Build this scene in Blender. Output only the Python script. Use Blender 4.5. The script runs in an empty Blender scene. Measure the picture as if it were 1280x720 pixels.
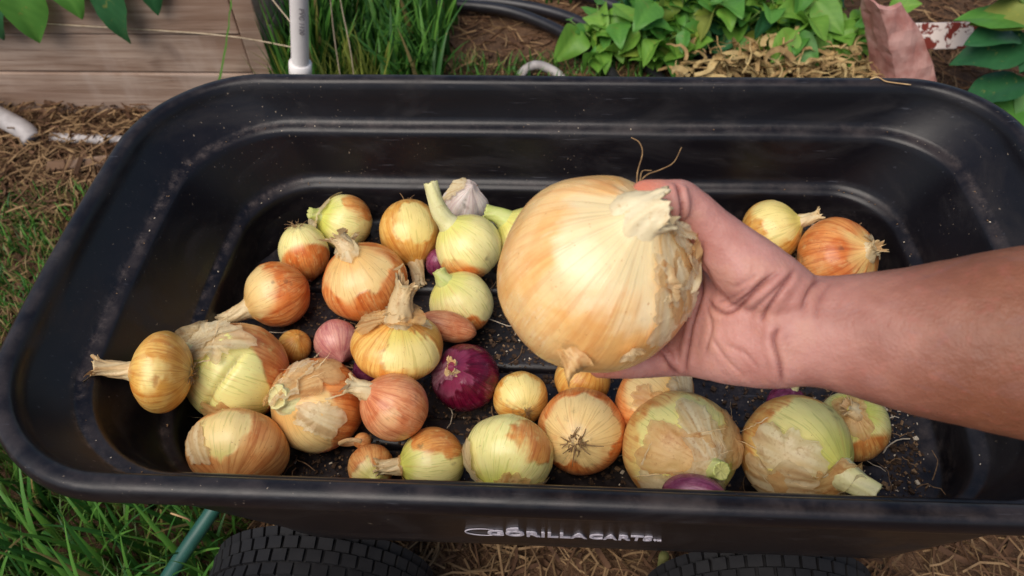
import bpy, bmesh, math, random
import numpy as np
from mathutils import Vector, Matrix, Quaternion
from mathutils.bvhtree import BVHTree

# ------------------------------------------------------------------ camera, sky, sun, exposure
SC = bpy.context.scene
COL = SC.collection
cam_d = bpy.data.cameras.new('camera')
cam = bpy.data.objects.new('camera', cam_d); COL.objects.link(cam); SC.camera = cam
_r = Vector((0.99830939, 0.05091407, -0.028038)); _u = Vector((-0.02104409, 0.76626847, 0.64217582)); _f = Vector((-0.05418042, 0.64050011, -0.76604444))
CAM = Vector((-0.0251, -0.52744, 1.08))
cam.matrix_world = Matrix(((_r.x, _u.x, -_f.x, CAM.x), (_r.y, _u.y, -_f.y, CAM.y), (_r.z, _u.z, -_f.z, CAM.z), (0, 0, 0, 1)))
cam_d.sensor_width = 36.0; cam_d.lens = 1000.0 / 1280.0 * 36.0
cam_d.clip_start = 0.02; cam_d.clip_end = 400.0
cam_d.dof.use_dof = True; cam_d.dof.focus_distance = 0.72; cam_d.dof.aperture_fstop = 9.0

SUN_EL, SUN_AZ = math.radians(58), math.radians(215)      # azimuth clockwise from +Y: behind the viewer's left shoulder
world = bpy.data.worlds.new('World'); SC.world = world; world.use_nodes = True
wn = world.node_tree
sky = wn.nodes.new('ShaderNodeTexSky'); sky.sky_type = 'NISHITA'; sky.sun_disc = False
sky.sun_elevation = SUN_EL; sky.sun_rotation = SUN_AZ; sky.air_density = 1.0; sky.dust_density = 2.0; sky.ozone_density = 1.0
wn.links.new(sky.outputs[0], wn.nodes['Background'].inputs[0]); wn.nodes['Background'].inputs[1].default_value = 0.075
sun_d = bpy.data.lights.new('sun', 'SUN'); sun_d.energy = 1.85; sun_d.angle = math.radians(48); sun_d.color = (1.0, 0.93, 0.84)
sun = bpy.data.objects.new('sun', sun_d); COL.objects.link(sun); sun.location = (0, 0, 5)
_sd = Vector((math.sin(SUN_AZ) * math.cos(SUN_EL), math.cos(SUN_AZ) * math.cos(SUN_EL), math.sin(SUN_EL)))
sun.rotation_euler = _sd.to_track_quat('Z', 'Y').to_euler()
SC.view_settings.view_transform = 'Standard'; SC.view_settings.look = 'None'; SC.view_settings.gamma = 1.0
SC.view_settings.use_curve_mapping = False; SC.view_settings.exposure = 0.62

rnd = random.Random(7)
rng = np.random.default_rng(11)

# ------------------------------------------------------------------ numeric noise
def _hash(ix, iy, iz, seed):
    h = (ix.astype(np.int64) * 374761393 + iy.astype(np.int64) * 668265263 + iz.astype(np.int64) * 2147483647 + seed * 1274126177) & 0xFFFFFFFF
    h = ((h ^ (h >> 13)) * 1274126177) & 0xFFFFFFFF
    h = ((h ^ (h >> 16)) * 2246822519) & 0xFFFFFFFF
    return ((h ^ (h >> 15)) & 0xFFFFFF) / float(0x7FFFFF) - 1.0
def vnoise(p, seed=0):
    p = np.asarray(p, float); i = np.floor(p); f = p - i; f = f * f * (3 - 2 * f); i = i.astype(np.int64)
    o = 0.0
    for dx in (0, 1):
        wx = f[:, 0] if dx else 1 - f[:, 0]
        for dy in (0, 1):
            wy = f[:, 1] if dy else 1 - f[:, 1]
            for dz in (0, 1):
                wz = f[:, 2] if dz else 1 - f[:, 2]
                o = o + wx * wy * wz * _hash(i[:, 0] + dx, i[:, 1] + dy, i[:, 2] + dz, seed)
    return o
def fbm(p, seed=0, octs=4):
    a, o, t = 1.0, 0.0, 0.0
    p = np.asarray(p, float)
    for k in range(octs):
        o = o + a * vnoise(p * 2 ** k + 17.3 * k, seed + k); t += a; a *= .5
    return o / t
def sstep(a, b, x):
    t = np.clip((x - a) / (b - a), 0, 1); return t * t * (3 - 2 * t)

# ------------------------------------------------------------------ object helpers
def s2l(r, g, b):
    return tuple(((c / 255) / 12.92 if c / 255 <= .04045 else ((c / 255 + .055) / 1.055) ** 2.4) for c in (r, g, b)) + (1.0,)
def link(name, me, mat=None, parent=None, loc=None, rot=None):
    o = bpy.data.objects.new(name, me); COL.objects.link(o)
    if mat is not None and me is not None:
        for m in (mat if isinstance(mat, (list, tuple)) else [mat]): me.materials.append(m)
    if parent is not None: o.parent = parent
    if loc is not None: o.location = loc
    if rot is not None: o.rotation_mode = 'QUATERNION'; o.rotation_quaternion = rot
    return o
def mesh_np(name, V, F, smooth=True, attrs=None, mi=None):
    """V (n,3); F (m,k) array of equal-sized faces, or a list of such arrays"""
    me = bpy.data.meshes.new(name)
    V = np.asarray(V, np.float32); Fs = F if isinstance(F, list) else [F]
    Fs = [np.asarray(f, np.int32) for f in Fs if len(f)]
    me.vertices.add(len(V)); me.vertices.foreach_set('co', V.ravel())
    nl = sum(f.size for f in Fs); npoly = sum(len(f) for f in Fs)
    me.loops.add(nl); me.loops.foreach_set('vertex_index', np.concatenate([f.ravel() for f in Fs]))
    me.polygons.add(npoly)
    tot = np.concatenate([np.full(len(f), f.shape[1], np.int32) for f in Fs]); st = np.concatenate([[0], np.cumsum(tot)[:-1]]).astype(np.int32)
    me.polygons.foreach_set('loop_start', st); me.polygons.foreach_set('loop_total', tot)
    me.polygons.foreach_set('use_smooth', np.full(npoly, smooth, bool))
    if mi is not None: me.polygons.foreach_set('material_index', np.asarray(mi, np.int32))
    if attrs:
        for k, a in attrs.items():
            a = np.asarray(a, np.float32)
            if a.ndim == 1:
                at = me.attributes.new(k, 'FLOAT', 'POINT'); at.data.foreach_set('value', a)
            else:
                at = me.attributes.new(k, 'FLOAT_COLOR', 'POINT')
                if a.shape[1] == 3: a = np.c_[a, np.ones(len(a), np.float32)]
                at.data.foreach_set('color', a.ravel())
    me.update(calc_edges=True); me.validate()
    return me
def grid_faces(nu, nv, wrap=True):
    """nv rows of nu verts"""
    i = np.arange(nv - 1)[:, None] * nu; j = np.arange(nu if wrap else nu - 1)[None]; jn = (j + 1) % nu
    return np.stack([i + j, i + jn, i + nu + jn, i + nu + j], -1).reshape(-1, 4)
def tag(o, label=None, cat=None, group=None, kind=None):
    if label: o['label'] = label
    if cat: o['category'] = cat
    if group: o['group'] = group
    if kind: o['kind'] = kind
    return o
def empty(name, loc, label, cat, group=None):
    o = bpy.data.objects.new(name, None); COL.objects.link(o); o.location = loc; o.empty_display_size = .02
    return tag(o, label, cat, group)
def frames(P):
    P = np.asarray(P, float); T = np.gradient(P, axis=0); T /= np.linalg.norm(T, axis=1)[:, None] + 1e-12
    n = np.cross(T[0], [0, 0, 1.0]); 
    if np.linalg.norm(n) < 1e-3: n = np.cross(T[0], [0, 1.0, 0])
    N = []
    for t in T:
        n = n - t * (n @ t); n /= np.linalg.norm(n) + 1e-12; N.append(n)
    N = np.array(N); return T, N, np.cross(T, N)
def spline(P, m):
    P = np.asarray(P, float); n = len(P)
    if n == 2: t = np.linspace(0, 1, m)[:, None]; return P[0] * (1 - t) + P[1] * t
    Q = np.vstack([2 * P[0] - P[1], P, 2 * P[-1] - P[-2]]); out = []
    for s in np.linspace(0, n - 1, m):
        k = min(int(s), n - 2); t = s - k; a, b, c, d = Q[k], Q[k + 1], Q[k + 2], Q[k + 3]
        out.append(.5 * (2 * b + (c - a) * t + (2 * a - 5 * b + 4 * c - d) * t * t + (3 * b - a - 3 * c + d) * t ** 3))
    return np.array(out)
def tube(P, rad, n=10, cap=True):
    """closed tube; returns V, [quads, tris]"""
    P = np.asarray(P, float); m = len(P); rad = np.broadcast_to(np.asarray(rad, float), (m,))
    T, N, B = frames(P); a = np.arange(n) * 2 * math.pi / n
    V = P[:, None] + rad[:, None, None] * (np.cos(a)[None, :, None] * N[:, None] + np.sin(a)[None, :, None] * B[:, None])
    V = V.reshape(-1, 3); F = grid_faces(n, m)
    if not cap: return V, [F]
    V = np.vstack([V, P[0], P[-1]]); k = m * n; j = np.arange(n); jn = (j + 1) % n
    tri = np.vstack([np.stack([np.full(n, k), jn, j], -1), np.stack([np.full(n, k + 1), (m - 1) * n + j, (m - 1) * n + jn], -1)])
    return V, [F, tri]
class Pile:
    """collects shapes into one mesh"""
    def __init__(s): s.V = []; s.Q = []; s.T = []; s.n = 0; s.mq = []; s.mt = []; s.A = []
    def add(s, V, Fs, m=0, a=None):
        V = np.asarray(V, float); s.V.append(V)
        s.A.append(np.zeros(len(V)) if a is None else np.broadcast_to(np.asarray(a, float), (len(V),)))
        for F in (Fs if isinstance(Fs, list) else [Fs]):
            F = np.asarray(F)
            if F.shape[1] == 4: s.Q.append(F + s.n); s.mq.append(np.full(len(F), m))
            else: s.T.append(F + s.n); s.mt.append(np.full(len(F), m))
        s.n += len(V); return s
    def box(s, c, h, m=0, M=None, bev=0.0):
        hx, hy, hz = h; x = np.array([[sx * hx, sy * hy, sz * hz] for sx in (-1, 1) for sy in (-1, 1) for sz in (-1, 1)])
        if bev:
            bm = bmesh.new(); bmesh.ops.create_cube(bm, size=2.0)
            for v in bm.verts: v.co = Vector((v.co.x * hx, v.co.y * hy, v.co.z * hz))
            bmesh.ops.bevel(bm, geom=bm.edges[:], offset=bev, segments=2, affect='EDGES', profile=.5)
            bmesh.ops.triangulate(bm, faces=bm.faces[:])
            x = np.array([v.co[:] for v in bm.verts]); F = np.array([[v.index for v in f.verts] for f in bm.faces]); bm.free()
        else: F = np.array([[0, 1, 3, 2], [4, 6, 7, 5], [0, 4, 5, 1], [2, 3, 7, 6], [0, 2, 6, 4], [1, 5, 7, 3]])
        if M is not None: x = x @ np.array(M.to_3x3()).T
        return s.add(x + np.array(c), F, m)
    def mesh(s, name, smooth=True, attr=None):
        Fs = []; mi = []
        if s.Q: Fs.append(np.vstack(s.Q)); mi.append(np.concatenate(s.mq))
        if s.T: Fs.append(np.vstack(s.T)); mi.append(np.concatenate(s.mt))
        return mesh_np(name, np.vstack(s.V), Fs, smooth, {attr: np.concatenate(s.A)} if attr else None, np.concatenate(mi))

# ------------------------------------------------------------------ material helpers
class NT:
    def __init__(s, name):
        s.m = bpy.data.materials.new(name); s.m.use_nodes = True; s.t = s.m.node_tree
        s.bsdf = s.t.nodes['Principled BSDF']
    def n(s, typ, **kw):
        o = s.t.nodes.new(typ)
        for k, v in kw.items():
            if isinstance(v, (int, float, str, bool, tuple)) and hasattr(o, k): setattr(o, k, v)
        return o
    def l(s, a, b): s.t.links.new(a, b)
    def val(s, sock, v):
        if hasattr(v, 'is_output') or hasattr(v, 'links'): s.l(v, sock)
        else: sock.default_value = v
    def mix(s, f, a, b, mode='MIX'):
        o = s.n('ShaderNodeMix', data_type='RGBA', blend_type=mode); s.val(o.inputs[0], f); s.val(o.inputs[6], a); s.val(o.inputs[7], b); return o.outputs[2]
    def math(s, op, a, b=0.0, clamp=False):
        o = s.n('ShaderNodeMath', operation=op, use_clamp=clamp); s.val(o.inputs[0], a); s.val(o.inputs[1], b); return o.outputs[0]
    def noise(s, vec, scale, detail=4, rough=.55, dist=0.0):
        o = s.n('ShaderNodeTexNoise'); o.inputs['Scale'].default_value = scale; o.inputs['Detail'].default_value = detail
        o.inputs['Roughness'].default_value = rough; o.inputs['Distortion'].default_value = dist
        if vec is not None: s.l(vec, o.inputs['Vector'])
        return o.outputs['Fac']
    def ramp(s, f, a, b):
        o = s.n('ShaderNodeMapRange', interpolation_type='SMOOTHSTEP'); s.l(f, o.inputs[0]); o.inputs[1].default_value = a; o.inputs[2].default_value = b; return o.outputs[0]
    def obj(s): return s.n('ShaderNodeTexCoord').outputs['Object']
    def attr(s, name): 
        o = s.n('ShaderNodeAttribute', attribute_name=name); return o
    def vscale(s, v, sc):
        o = s.n('ShaderNodeVectorMath', operation='MULTIPLY'); s.l(v, o.inputs[0]); o.inputs[1].default_value = sc; return o.outputs[0]
    def bump(s, h, strength=.3, dist=.001):
        o = s.n('ShaderNodeBump'); o.inputs['Strength'].default_value = strength; o.inputs['Distance'].default_value = dist
        s.l(h, o.inputs['Height']); s.l(o.outputs[0], s.bsdf.inputs['Normal']); return o
    def out(s, col=None, rough=None, spec=None, **kw):
        if col is not None: s.val(s.bsdf.inputs['Base Color'], col)
        if rough is not None: s.val(s.bsdf.inputs['Roughness'], rough)
        if spec is not None: s.val(s.bsdf.inputs['Specular IOR Level'], spec)
        for k, v in kw.items(): s.val(s.bsdf.inputs[k], v)
        return s.m
def simple(name, c1, c2, scale=8, rough=.6, spec=.4, bump=0.0, stretch=(1, 1, 1), bd=.002):
    t = NT(name); v = t.vscale(t.obj(), stretch); f = t.noise(v, scale, 5, .6)
    t.out(t.mix(t.ramp(f, .3, .7), c1, c2), rough, spec)
    if bump: t.bump(f, bump, bd)
    return t.m
def leafy(name, c1, c2, trans=.25, rough=.45):
    """thin green leaf or blade: some light passes through"""
    t = NT(name); f = t.noise(t.obj(), 30, 3)
    inf = t.n('ShaderNodeObjectInfo').outputs['Random']; at = t.attr('tone').outputs['Fac']
    k = t.math('ADD', t.math('ADD', t.math('MULTIPLY', at, .6), t.math('MULTIPLY', f, .3)), t.math('MULTIPLY', inf, .35), True)
    col = t.mix(k, c1, c2); sp_ = t.noise(t.obj(), 90, 3, .6); col = t.mix(t.math('MULTIPLY', t.ramp(sp_, .62, .72), .5), col, s2l(150, 142, 70))
    col = t.mix(t.math('MULTIPLY', t.ramp(inf, .86, .95), .5), col, s2l(176, 170, 74))
    t.out(col, rough, .35)
    tr = t.n('ShaderNodeBsdfTranslucent'); t.l(col, tr.inputs['Color']); mx = t.n('ShaderNodeMixShader'); mx.inputs[0].default_value = trans
    t.l(t.bsdf.outputs[0], mx.inputs[1]); t.l(tr.outputs[0], mx.inputs[2]); t.l(mx.outputs[0], t.t.nodes['Material Output'].inputs['Surface'])
    return t.m

ONIONS = [
    ((-0.2872, 0.1588, 0.3791), 0.0347, 0.95, (-0.78, -0.242, 0.577), 'green', [((0.648, 0.25, 0.719), 0.8, 0.2, 'o')], (0.25, 0.24, 'green', None), 0, [((-0.761, 0.196, 0.618), 0.75, 0.35)], 'pale green onion with a stubby neck, at the far side of the onion pile'),
    ((-0.3271, 0.1076, 0.3796), 0.0297, 1.18, (0.094, -0.303, -0.948), 'pale', [((0.351, -0.872, -0.342), 0.25, 0.05, 'o')], None, 1, [], 'egg shaped pale onion with an orange skin cap below, beside the thick-necked orange onion'),
    ((-0.3419, 0.0389, 0.3825), 0.0375, 0.95, (-0.843, -0.525, -0.114), 'orange', [((-0.555, -0.464, 0.69), 0.62, 0.3, 'i')], (0.85, 0.27, 'dry', (-0.912, -0.389, -0.127)), 0, [], 'glossy orange onion with a long dry neck lying on the tub floor'),
    ((-0.2426, 0.0549, 0.3894), 0.0484, 0.9, (-0.303, 0.252, 0.919), 'orange', [((-0.111, -0.323, 0.94), 0.7, 0.35, 'i')], (0.3, 0.22, 'dry', (-0.57, 0.433, 0.698)), 0, [((-0.369, 0.394, 0.842), 0.45, 0.3)], 'round orange onion with a dirty pale patch and papery neck tip'),
    ((-0.2025, 0.1411, 0.3825), 0.0369, 1.1, (0.242, -0.899, -0.365), 'gold', [((0.27, -0.31, 0.912), 0.72, 0.3, 'i')], (0.65, 0.24, 'dry', (0.184, -0.864, -0.469)), 1, [], 'golden onion with its ribbed neck pointing down towards the near rim'),
    ((-0.1261, 0.099, 0.4027), 0.0389, 0.95, (-0.603, 0.286, 0.745), 'pale', [((-0.18, -0.878, -0.444), 0.72, 0.2, 'o')], (1.15, 0.27, 'pale', (-0.258, 0.586, 0.768)), 0, [], 'pale cream onion with a long thick upright curved neck'),
    ((-0.1407, 0.2101, 0.374), 0.0316, 0.9, (0.27, -0.31, 0.912), 'garlic', [], None, 0, [((-0.565, -0.215, 0.796), 0.6, 0.12)], 'whitish garlic bulb in papery skin against the far wall of the tub'),
    ((-0.0571, 0.1294, 0.3845), 0.0401, 0.95, (-0.765, 0.299, 0.57), 'pale', [], (0.5, 0.28, 'green', (-0.943, 0.126, 0.309)), 0, [], 'pale onion with green neck stub, mostly hidden behind the big held onion'),
    ((-0.1299, 0.0319, 0.3826), 0.0359, 0.98, (-0.504, 0.229, 0.833), 'pale', [((0.39, -0.904, -0.176), 0.85, 0.2, 'o')], (0.22, 0.26, 'green', (-0.442, 0.507, 0.74)), 0, [], 'pale yellow onion with a torn green neck beside the brownish shallot'),
    ((-0.1391, -0.0138, 0.3993), 0.0163, 1.9, (-0.938, 0.016, 0.346), 'tanpink', [], (0.4, 0.3, 'dry', (-0.943, 0.126, 0.309)), 0, [], 'long brownish pink shallot lying against the pale yellow onion'),
    ((-0.184, -0.0574, 0.4228), 0.0463, 0.66, (0.137, 0.314, 0.939), 'gold', [((0.574, -0.594, 0.564), 0.8, 0.4, 'i')], (0.8, 0.28, 'dry', (0.261, 0.42, 0.87)), 0, [((-0.204, 0.265, 0.943), 0.55, 0.45), ((0.323, 0.394, 0.86), 0.45, 0.35)], 'squat golden onion with a ruffled papery neck standing up'),
    ((-0.2652, -0.0162, 0.3698), 0.0248, 1.0, (0.383, -0.921, 0.073), 'pink', [], None, 1, [], 'small smooth pink shallot beside the squat golden onion'),
    ((-0.2235, -0.0481, 0.3624), 0.0173, 1.1, (0.961, -0.234, 0.147), 'purple', [], (1.6, 0.2, 'dry', (0.968, -0.25, -0.0)), 1, [], 'tiny purple shallot with a dry stem, under the squat golden onion'),
    ((-0.1776, -0.1275, 0.419), 0.0324, 1.0, (-0.734, 0.094, 0.672), 'tanpink', [((0.058, -0.85, 0.524), 0.95, 0.2, 'i')], (0.45, 0.27, 'dry', (-0.888, 0.111, 0.447)), 0, [], 'smooth peach coloured onion with its dry neck tipped aside'),
    ((-0.117, -0.0654, 0.3796), 0.0352, 0.98, (-0.27, -0.301, 0.915), 'red', [((-0.533, -0.329, 0.779), 0.72, 0.35, 'i')], (0.15, 0.25, 'dry', None), 0, [((-0.599, -0.345, 0.722), 0.45, 0.12)], 'dark red onion with a silvery peeled patch'),
    ((-0.0584, -0.0846, 0.3727), 0.0281, 0.92, (-0.256, 0.868, -0.425), 'gold', [((-0.06, -0.278, 0.959), 0.7, 0.3, 'i')], None, 1, [], 'small yellow onion with its dark root end turned up, beside the red onion'),
    ((-0.3132, -0.0203, 0.3644), 0.0187, 1.05, (0.414, -0.08, 0.907), 'gold', [], None, 0, [], 'small golden onion peeking out behind the large split onion'),
    ((-0.3518, -0.0786, 0.3969), 0.0522, 0.98, (-0.851, 0.001, 0.525), 'double', [((-0.406, -0.818, 0.408), 0.15, 0.16, 'i')], (0.3, 0.3, 'pale', (-0.908, 0.096, 0.409)), 0, [((-0.183, 0.017, 0.983), 0.62, 0.2), ((-0.45, 0.199, 0.871), 0.4, 0.3), ((0.153, -0.988, -0.026), 0.4, 0.14), ((-0.743, 0.314, 0.592), 0.35, 0.5)], 'large split onion with bare pale green lobes and torn orange skin'),
    ((-0.3986, -0.116, 0.4518), 0.039, 0.68, (-0.985, -0.089, 0.151), 'gold', [((0.161, -0.543, 0.824), 0.95, 0.2, 'i')], (0.72, 0.22, 'dry', (-0.768, -0.221, 0.602)), 1, [], 'squat yellow onion with a frayed neck, propped against the end wall of the tub'),
    ((-0.2626, -0.11, 0.3903), 0.0477, 0.92, (-0.472, -0.355, 0.807), 'orange', [((-0.462, -0.747, 0.478), 0.42, 0.2, 'i')], (0.12, 0.3, 'pale', None), 0, [((0.124, 0.094, 0.988), 0.55, 0.16), ((-0.344, 0.027, 0.939), 0.5, 0.22), ((0.307, -0.681, 0.665), 0.42, 0.1), ((-0.74, -0.053, 0.67), 0.35, 0.3)], 'large onion half bare green and half copper skin with dried layers'),
    ((-0.3277, -0.1659, 0.3942), 0.0479, 0.74, (0.052, -0.997, 0.051), 'tan', [((-0.122, -0.143, 0.982), 0.8, 0.22, 'i')], (0.2, 0.26, 'dry', (0.036, -0.918, -0.395)), 0, [((-0.52, -0.475, 0.71), 0.4, 0.06)], 'broad tan onion with cracked skin beside the near rim, at the end of the row'),
    ((-0.2023, -0.1655, 0.3678), 0.0228, 1.0, (0.386, -0.803, 0.455), 'tan', [((0.162, -0.84, 0.518), 0.7, 0.3, 'i')], None, 0, [], 'small tan onion tucked behind the near rim, under the dried bulbil'),
    ((-0.1408, -0.1611, 0.3769), 0.032, 0.97, (-0.929, -0.307, 0.209), 'green', [((0.203, 0.524, 0.827), 0.62, 0.25, 'o')], (0.6, 0.24, 'dry', (-0.976, -0.187, 0.112)), 0, [((-0.853, -0.521, 0.03), 0.5, 0.2)], 'greenish onion with shrivelled neck lying on its side by the near rim'),
    ((-0.212, -0.145, 0.3829), 0.0079, 1.1, (-0.906, -0.404, 0.131), 'tan', [], (5.5, 0.3, 'thin', (0.978, -0.006, 0.207)), 0, [], 'tiny dried bulbil on a curved stem resting above the small tan onion'),
    ((-0.0658, -0.1633, 0.3989), 0.0424, 0.86, (-0.219, -0.961, -0.17), 'green', [((0.598, 0.028, 0.801), 0.78, 0.22, 'o')], (0.2, 0.3, 'dry', None), 0, [((-0.801, -0.588, 0.108), 0.62, 0.18), ((-0.053, -0.998, -0.02), 0.7, 0.1), ((0.391, -0.91, -0.14), 0.5, 0.12)], 'plump pale green onion with white papery skin peeling along its underside'),
    ((0.0035, -0.129, 0.3868), 0.0424, 0.97, (0.169, 0.71, -0.683), 'orange', [((-0.104, -0.471, 0.876), 0.6, 0.35, 'i')], None, 2, [], 'round tan onion showing a big dark root tuft'),
    ((0.0052, -0.0592, 0.3732), 0.0294, 0.95, (0.375, 0.185, 0.908), 'gold', [], (0.3, 0.25, 'dry', None), 0, [], 'pale golden onion behind the one with the root tuft'),
    ((0.0773, -0.0917, 0.3883), 0.0442, 0.75, (0.643, -0.704, 0.302), 'orange', [((0.145, -0.312, 0.939), 0.62, 0.4, 'i')], (0.3, 0.3, 'dry', None), 0, [((0.606, -0.159, 0.779), 0.55, 0.2), ((-0.154, -0.555, 0.817), 0.35, 0.12)], 'onion with dark shredded skin half hidden under the holding hand'),
    ((0.0959, -0.1501, 0.3977), 0.0538, 0.95, (0.355, -0.683, 0.638), 'straw', [((0.155, -0.548, 0.822), 0.4, 0.5, 'i')], (0.22, 0.2, 'green', None), 0, [((-0.203, -0.552, 0.809), 0.6, 0.06), ((0.191, -0.197, 0.961), 0.5, 0.08), ((0.36, -0.907, 0.218), 0.55, 0.12), ((0.81, -0.055, 0.584), 0.5, 0.12), ((-0.248, -0.92, 0.303), 0.5, 0.06)], 'biggest onion in the tub, straw coloured, with a green sprout at its centre'),
    ((0.0985, -0.2127, 0.4318), 0.0166, 1.6, (0.966, -0.22, 0.139), 'purple', [((-0.06, -0.369, 0.928), 0.92, 0.2, 'i')], (0.5, 0.25, 'dry', None), 0, [], 'shiny purple shallot wedged between the biggest tub onion and the near rim'),
    ((0.2034, -0.1499, 0.3997), 0.0518, 0.95, (0.567, -0.688, 0.452), 'straw', [((0.266, -0.528, 0.807), 0.35, 0.3, 'i')], (0.48, 0.25, 'pale', (0.759, -0.65, -0.029)), 0, [((-0.419, -0.507, 0.753), 0.5, 0.14), ((0.109, -0.921, 0.375), 0.65, 0.2), ((-0.572, -0.776, 0.266), 0.55, 0.16), ((0.535, -0.831, -0.15), 0.5, 0.35)], 'large onion with a thick yellow green neck and shredded skin'),
    ((0.2709, -0.1085, 0.3782), 0.0348, 0.95, (-0.299, -0.088, 0.95), 'green', [((0.263, -0.958, -0.113), 0.62, 0.12, 'o')], (0.2, 0.25, 'dry', (-0.757, 0.107, 0.645)), 0, [((-0.28, -0.234, 0.931), 0.5, 0.14)], 'green onion with a copper band next to the large shredded onion'),
    ((0.2313, 0.1537, 0.3815), 0.0373, 0.9, (0.876, 0.017, 0.482), 'gold', [((0.241, -0.123, 0.963), 0.55, 0.35, 'i')], (0.5, 0.2, 'dry', (0.941, 0.222, 0.256)), 1, [], 'yellow onion with dried roots on the floor beyond the wrist'),
    ((0.2971, 0.1041, 0.3883), 0.0486, 0.8, (0.558, -0.346, 0.754), 'orange', [((0.558, -0.346, 0.754), 0.8, 0.3, 'i')], (0.15, 0.25, 'dry', None), 0, [((0.79, -0.06, 0.61), 0.4, 0.12)], 'orange onion partly hidden behind the forearm'),
    ((-0.1659, 0.1022, 0.3716), 0.0143, 1.2, (0.223, 0.4, 0.889), 'purple', [], None, 0, [], 'sliver of a purple shallot between the golden and cream onions'),
    ((0.2147, -0.0772, 0.3648), 0.0198, 1.0, (0.218, 0.314, 0.924), 'purple', [], (0.9, 0.2, 'pale', (-0.405, 0.538, 0.739)), 0, [], 'small purple shallot behind the large shredded onion'),
]
HELD = dict(c=(0.001, -0.1844, 0.6861), R=.0640, ax=(0.371, -0.112, 0.922), peel=[((0.382, -0.421, 0.823), 0.72, 0.34, 'i')], flakes=[((0.794, -0.151, 0.589), 0.2, 0.1), ((0.886, -0.216, 0.411), 0.18, 0.12), ((0.299, -0.954, 0.029), 0.1, 0.16), ((0.654, -0.46, 0.601), 0.24, 0.03), ((0.929, -0.024, 0.369), 0.16, 0.14), ((0.586, -0.597, 0.548), 0.13, 0.1), ((0.729, -0.04, 0.683), 0.15, 0.1), ((0.712, -0.528, 0.463), 0.26, 0.05), ((0.605, -0.754, 0.255), 0.24, 0.06), ((0.833, -0.478, 0.278), 0.22, 0.08)], bend=(0.9, -0.019, 0.435))
HELD_HANG = [(-0.0256, -0.2425, 0.6969), (-0.0014, -0.2501, 0.6849), (-0.0152, -0.2567, 0.6674)]
HELD_ROOTS = [[(0.0264, -0.1408, 0.7208), (0.0271, -0.1286, 0.7244), (0.0306, -0.1153, 0.7288), (0.0283, -0.1098, 0.7336), (0.0229, -0.1076, 0.7358)], [(0.0268, -0.1392, 0.7221), (0.0329, -0.13, 0.7229), (0.0429, -0.1228, 0.7216), (0.0513, -0.1188, 0.7244), (0.0564, -0.1108, 0.7307)], [(0.0283, -0.1367, 0.7241), (0.0308, -0.1243, 0.7213), (0.0371, -0.1236, 0.7214)]]
ARM = [(0.356, -0.254, 0.7073, 0.063, 0.052), (0.2941, -0.2471, 0.7018, 0.0605, 0.05), (0.2475, -0.2387, 0.6951, 0.0567, 0.046), (0.1962, -0.2284, 0.6813, 0.046, 0.038), (0.1619, -0.2203, 0.6748, 0.0385, 0.031), (0.1372, -0.2152, 0.6703, 0.0352, 0.0265), (0.1139, -0.2122, 0.6654, 0.0372, 0.024), (0.0916, -0.2019, 0.656, 0.0385, 0.021), (0.073, -0.1859, 0.6406, 0.0385, 0.017), (0.06, -0.1693, 0.6241, 0.037, 0.0135)]
ARM_UP = (0.098, 0.7669, 0.6343)
ARM_DEPTH = (0.0542, -0.6405, 0.766)
THENAR = [(0.1296, -0.2038, 0.6792, 0.02), (0.1165, -0.1977, 0.6865, 0.0222), (0.0934, -0.1853, 0.6984, 0.0222), (0.0728, -0.1726, 0.7145, 0.0158), (0.0603, -0.1657, 0.7263, 0.013), (0.0512, -0.163, 0.7332, 0.0122), (0.0421, -0.1686, 0.7356, 0.0137), (0.0354, -0.1659, 0.737, 0.0116), (0.0281, -0.1641, 0.7378, 0.0092)]
FINGERS = {'INDEX': [(0.0869, -0.1753, 0.655, 0.015), (0.0646, -0.1444, 0.6394, 0.0135), (0.0257, -0.1254, 0.646, 0.0118), (-0.0122, -0.1193, 0.6524, 0.0105), (-0.0335, -0.1249, 0.6619, 0.0085)], 'MIDDLE': [(0.0851, -0.184, 0.644, 0.015), (0.0618, -0.1545, 0.6233, 0.0135), (0.0215, -0.1466, 0.6241, 0.012), (-0.0214, -0.1439, 0.6278, 0.0105), (-0.0458, -0.1504, 0.6417, 0.0085)], 'RING': [(0.0848, -0.1963, 0.6376, 0.014), (0.0619, -0.1767, 0.6178, 0.013), (0.0135, -0.1736, 0.6125, 0.0112), (-0.0201, -0.1743, 0.6154, 0.01), (-0.0412, -0.1789, 0.6269, 0.0082)], 'LITTLE': [(0.0883, -0.2103, 0.6387, 0.0165), (0.0625, -0.2014, 0.6193, 0.0135), (0.0406, -0.2095, 0.6232, 0.0112), (0.0181, -0.2159, 0.6286, 0.01), (0.0059, -0.2202, 0.6324, 0.0085)]}
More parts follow.
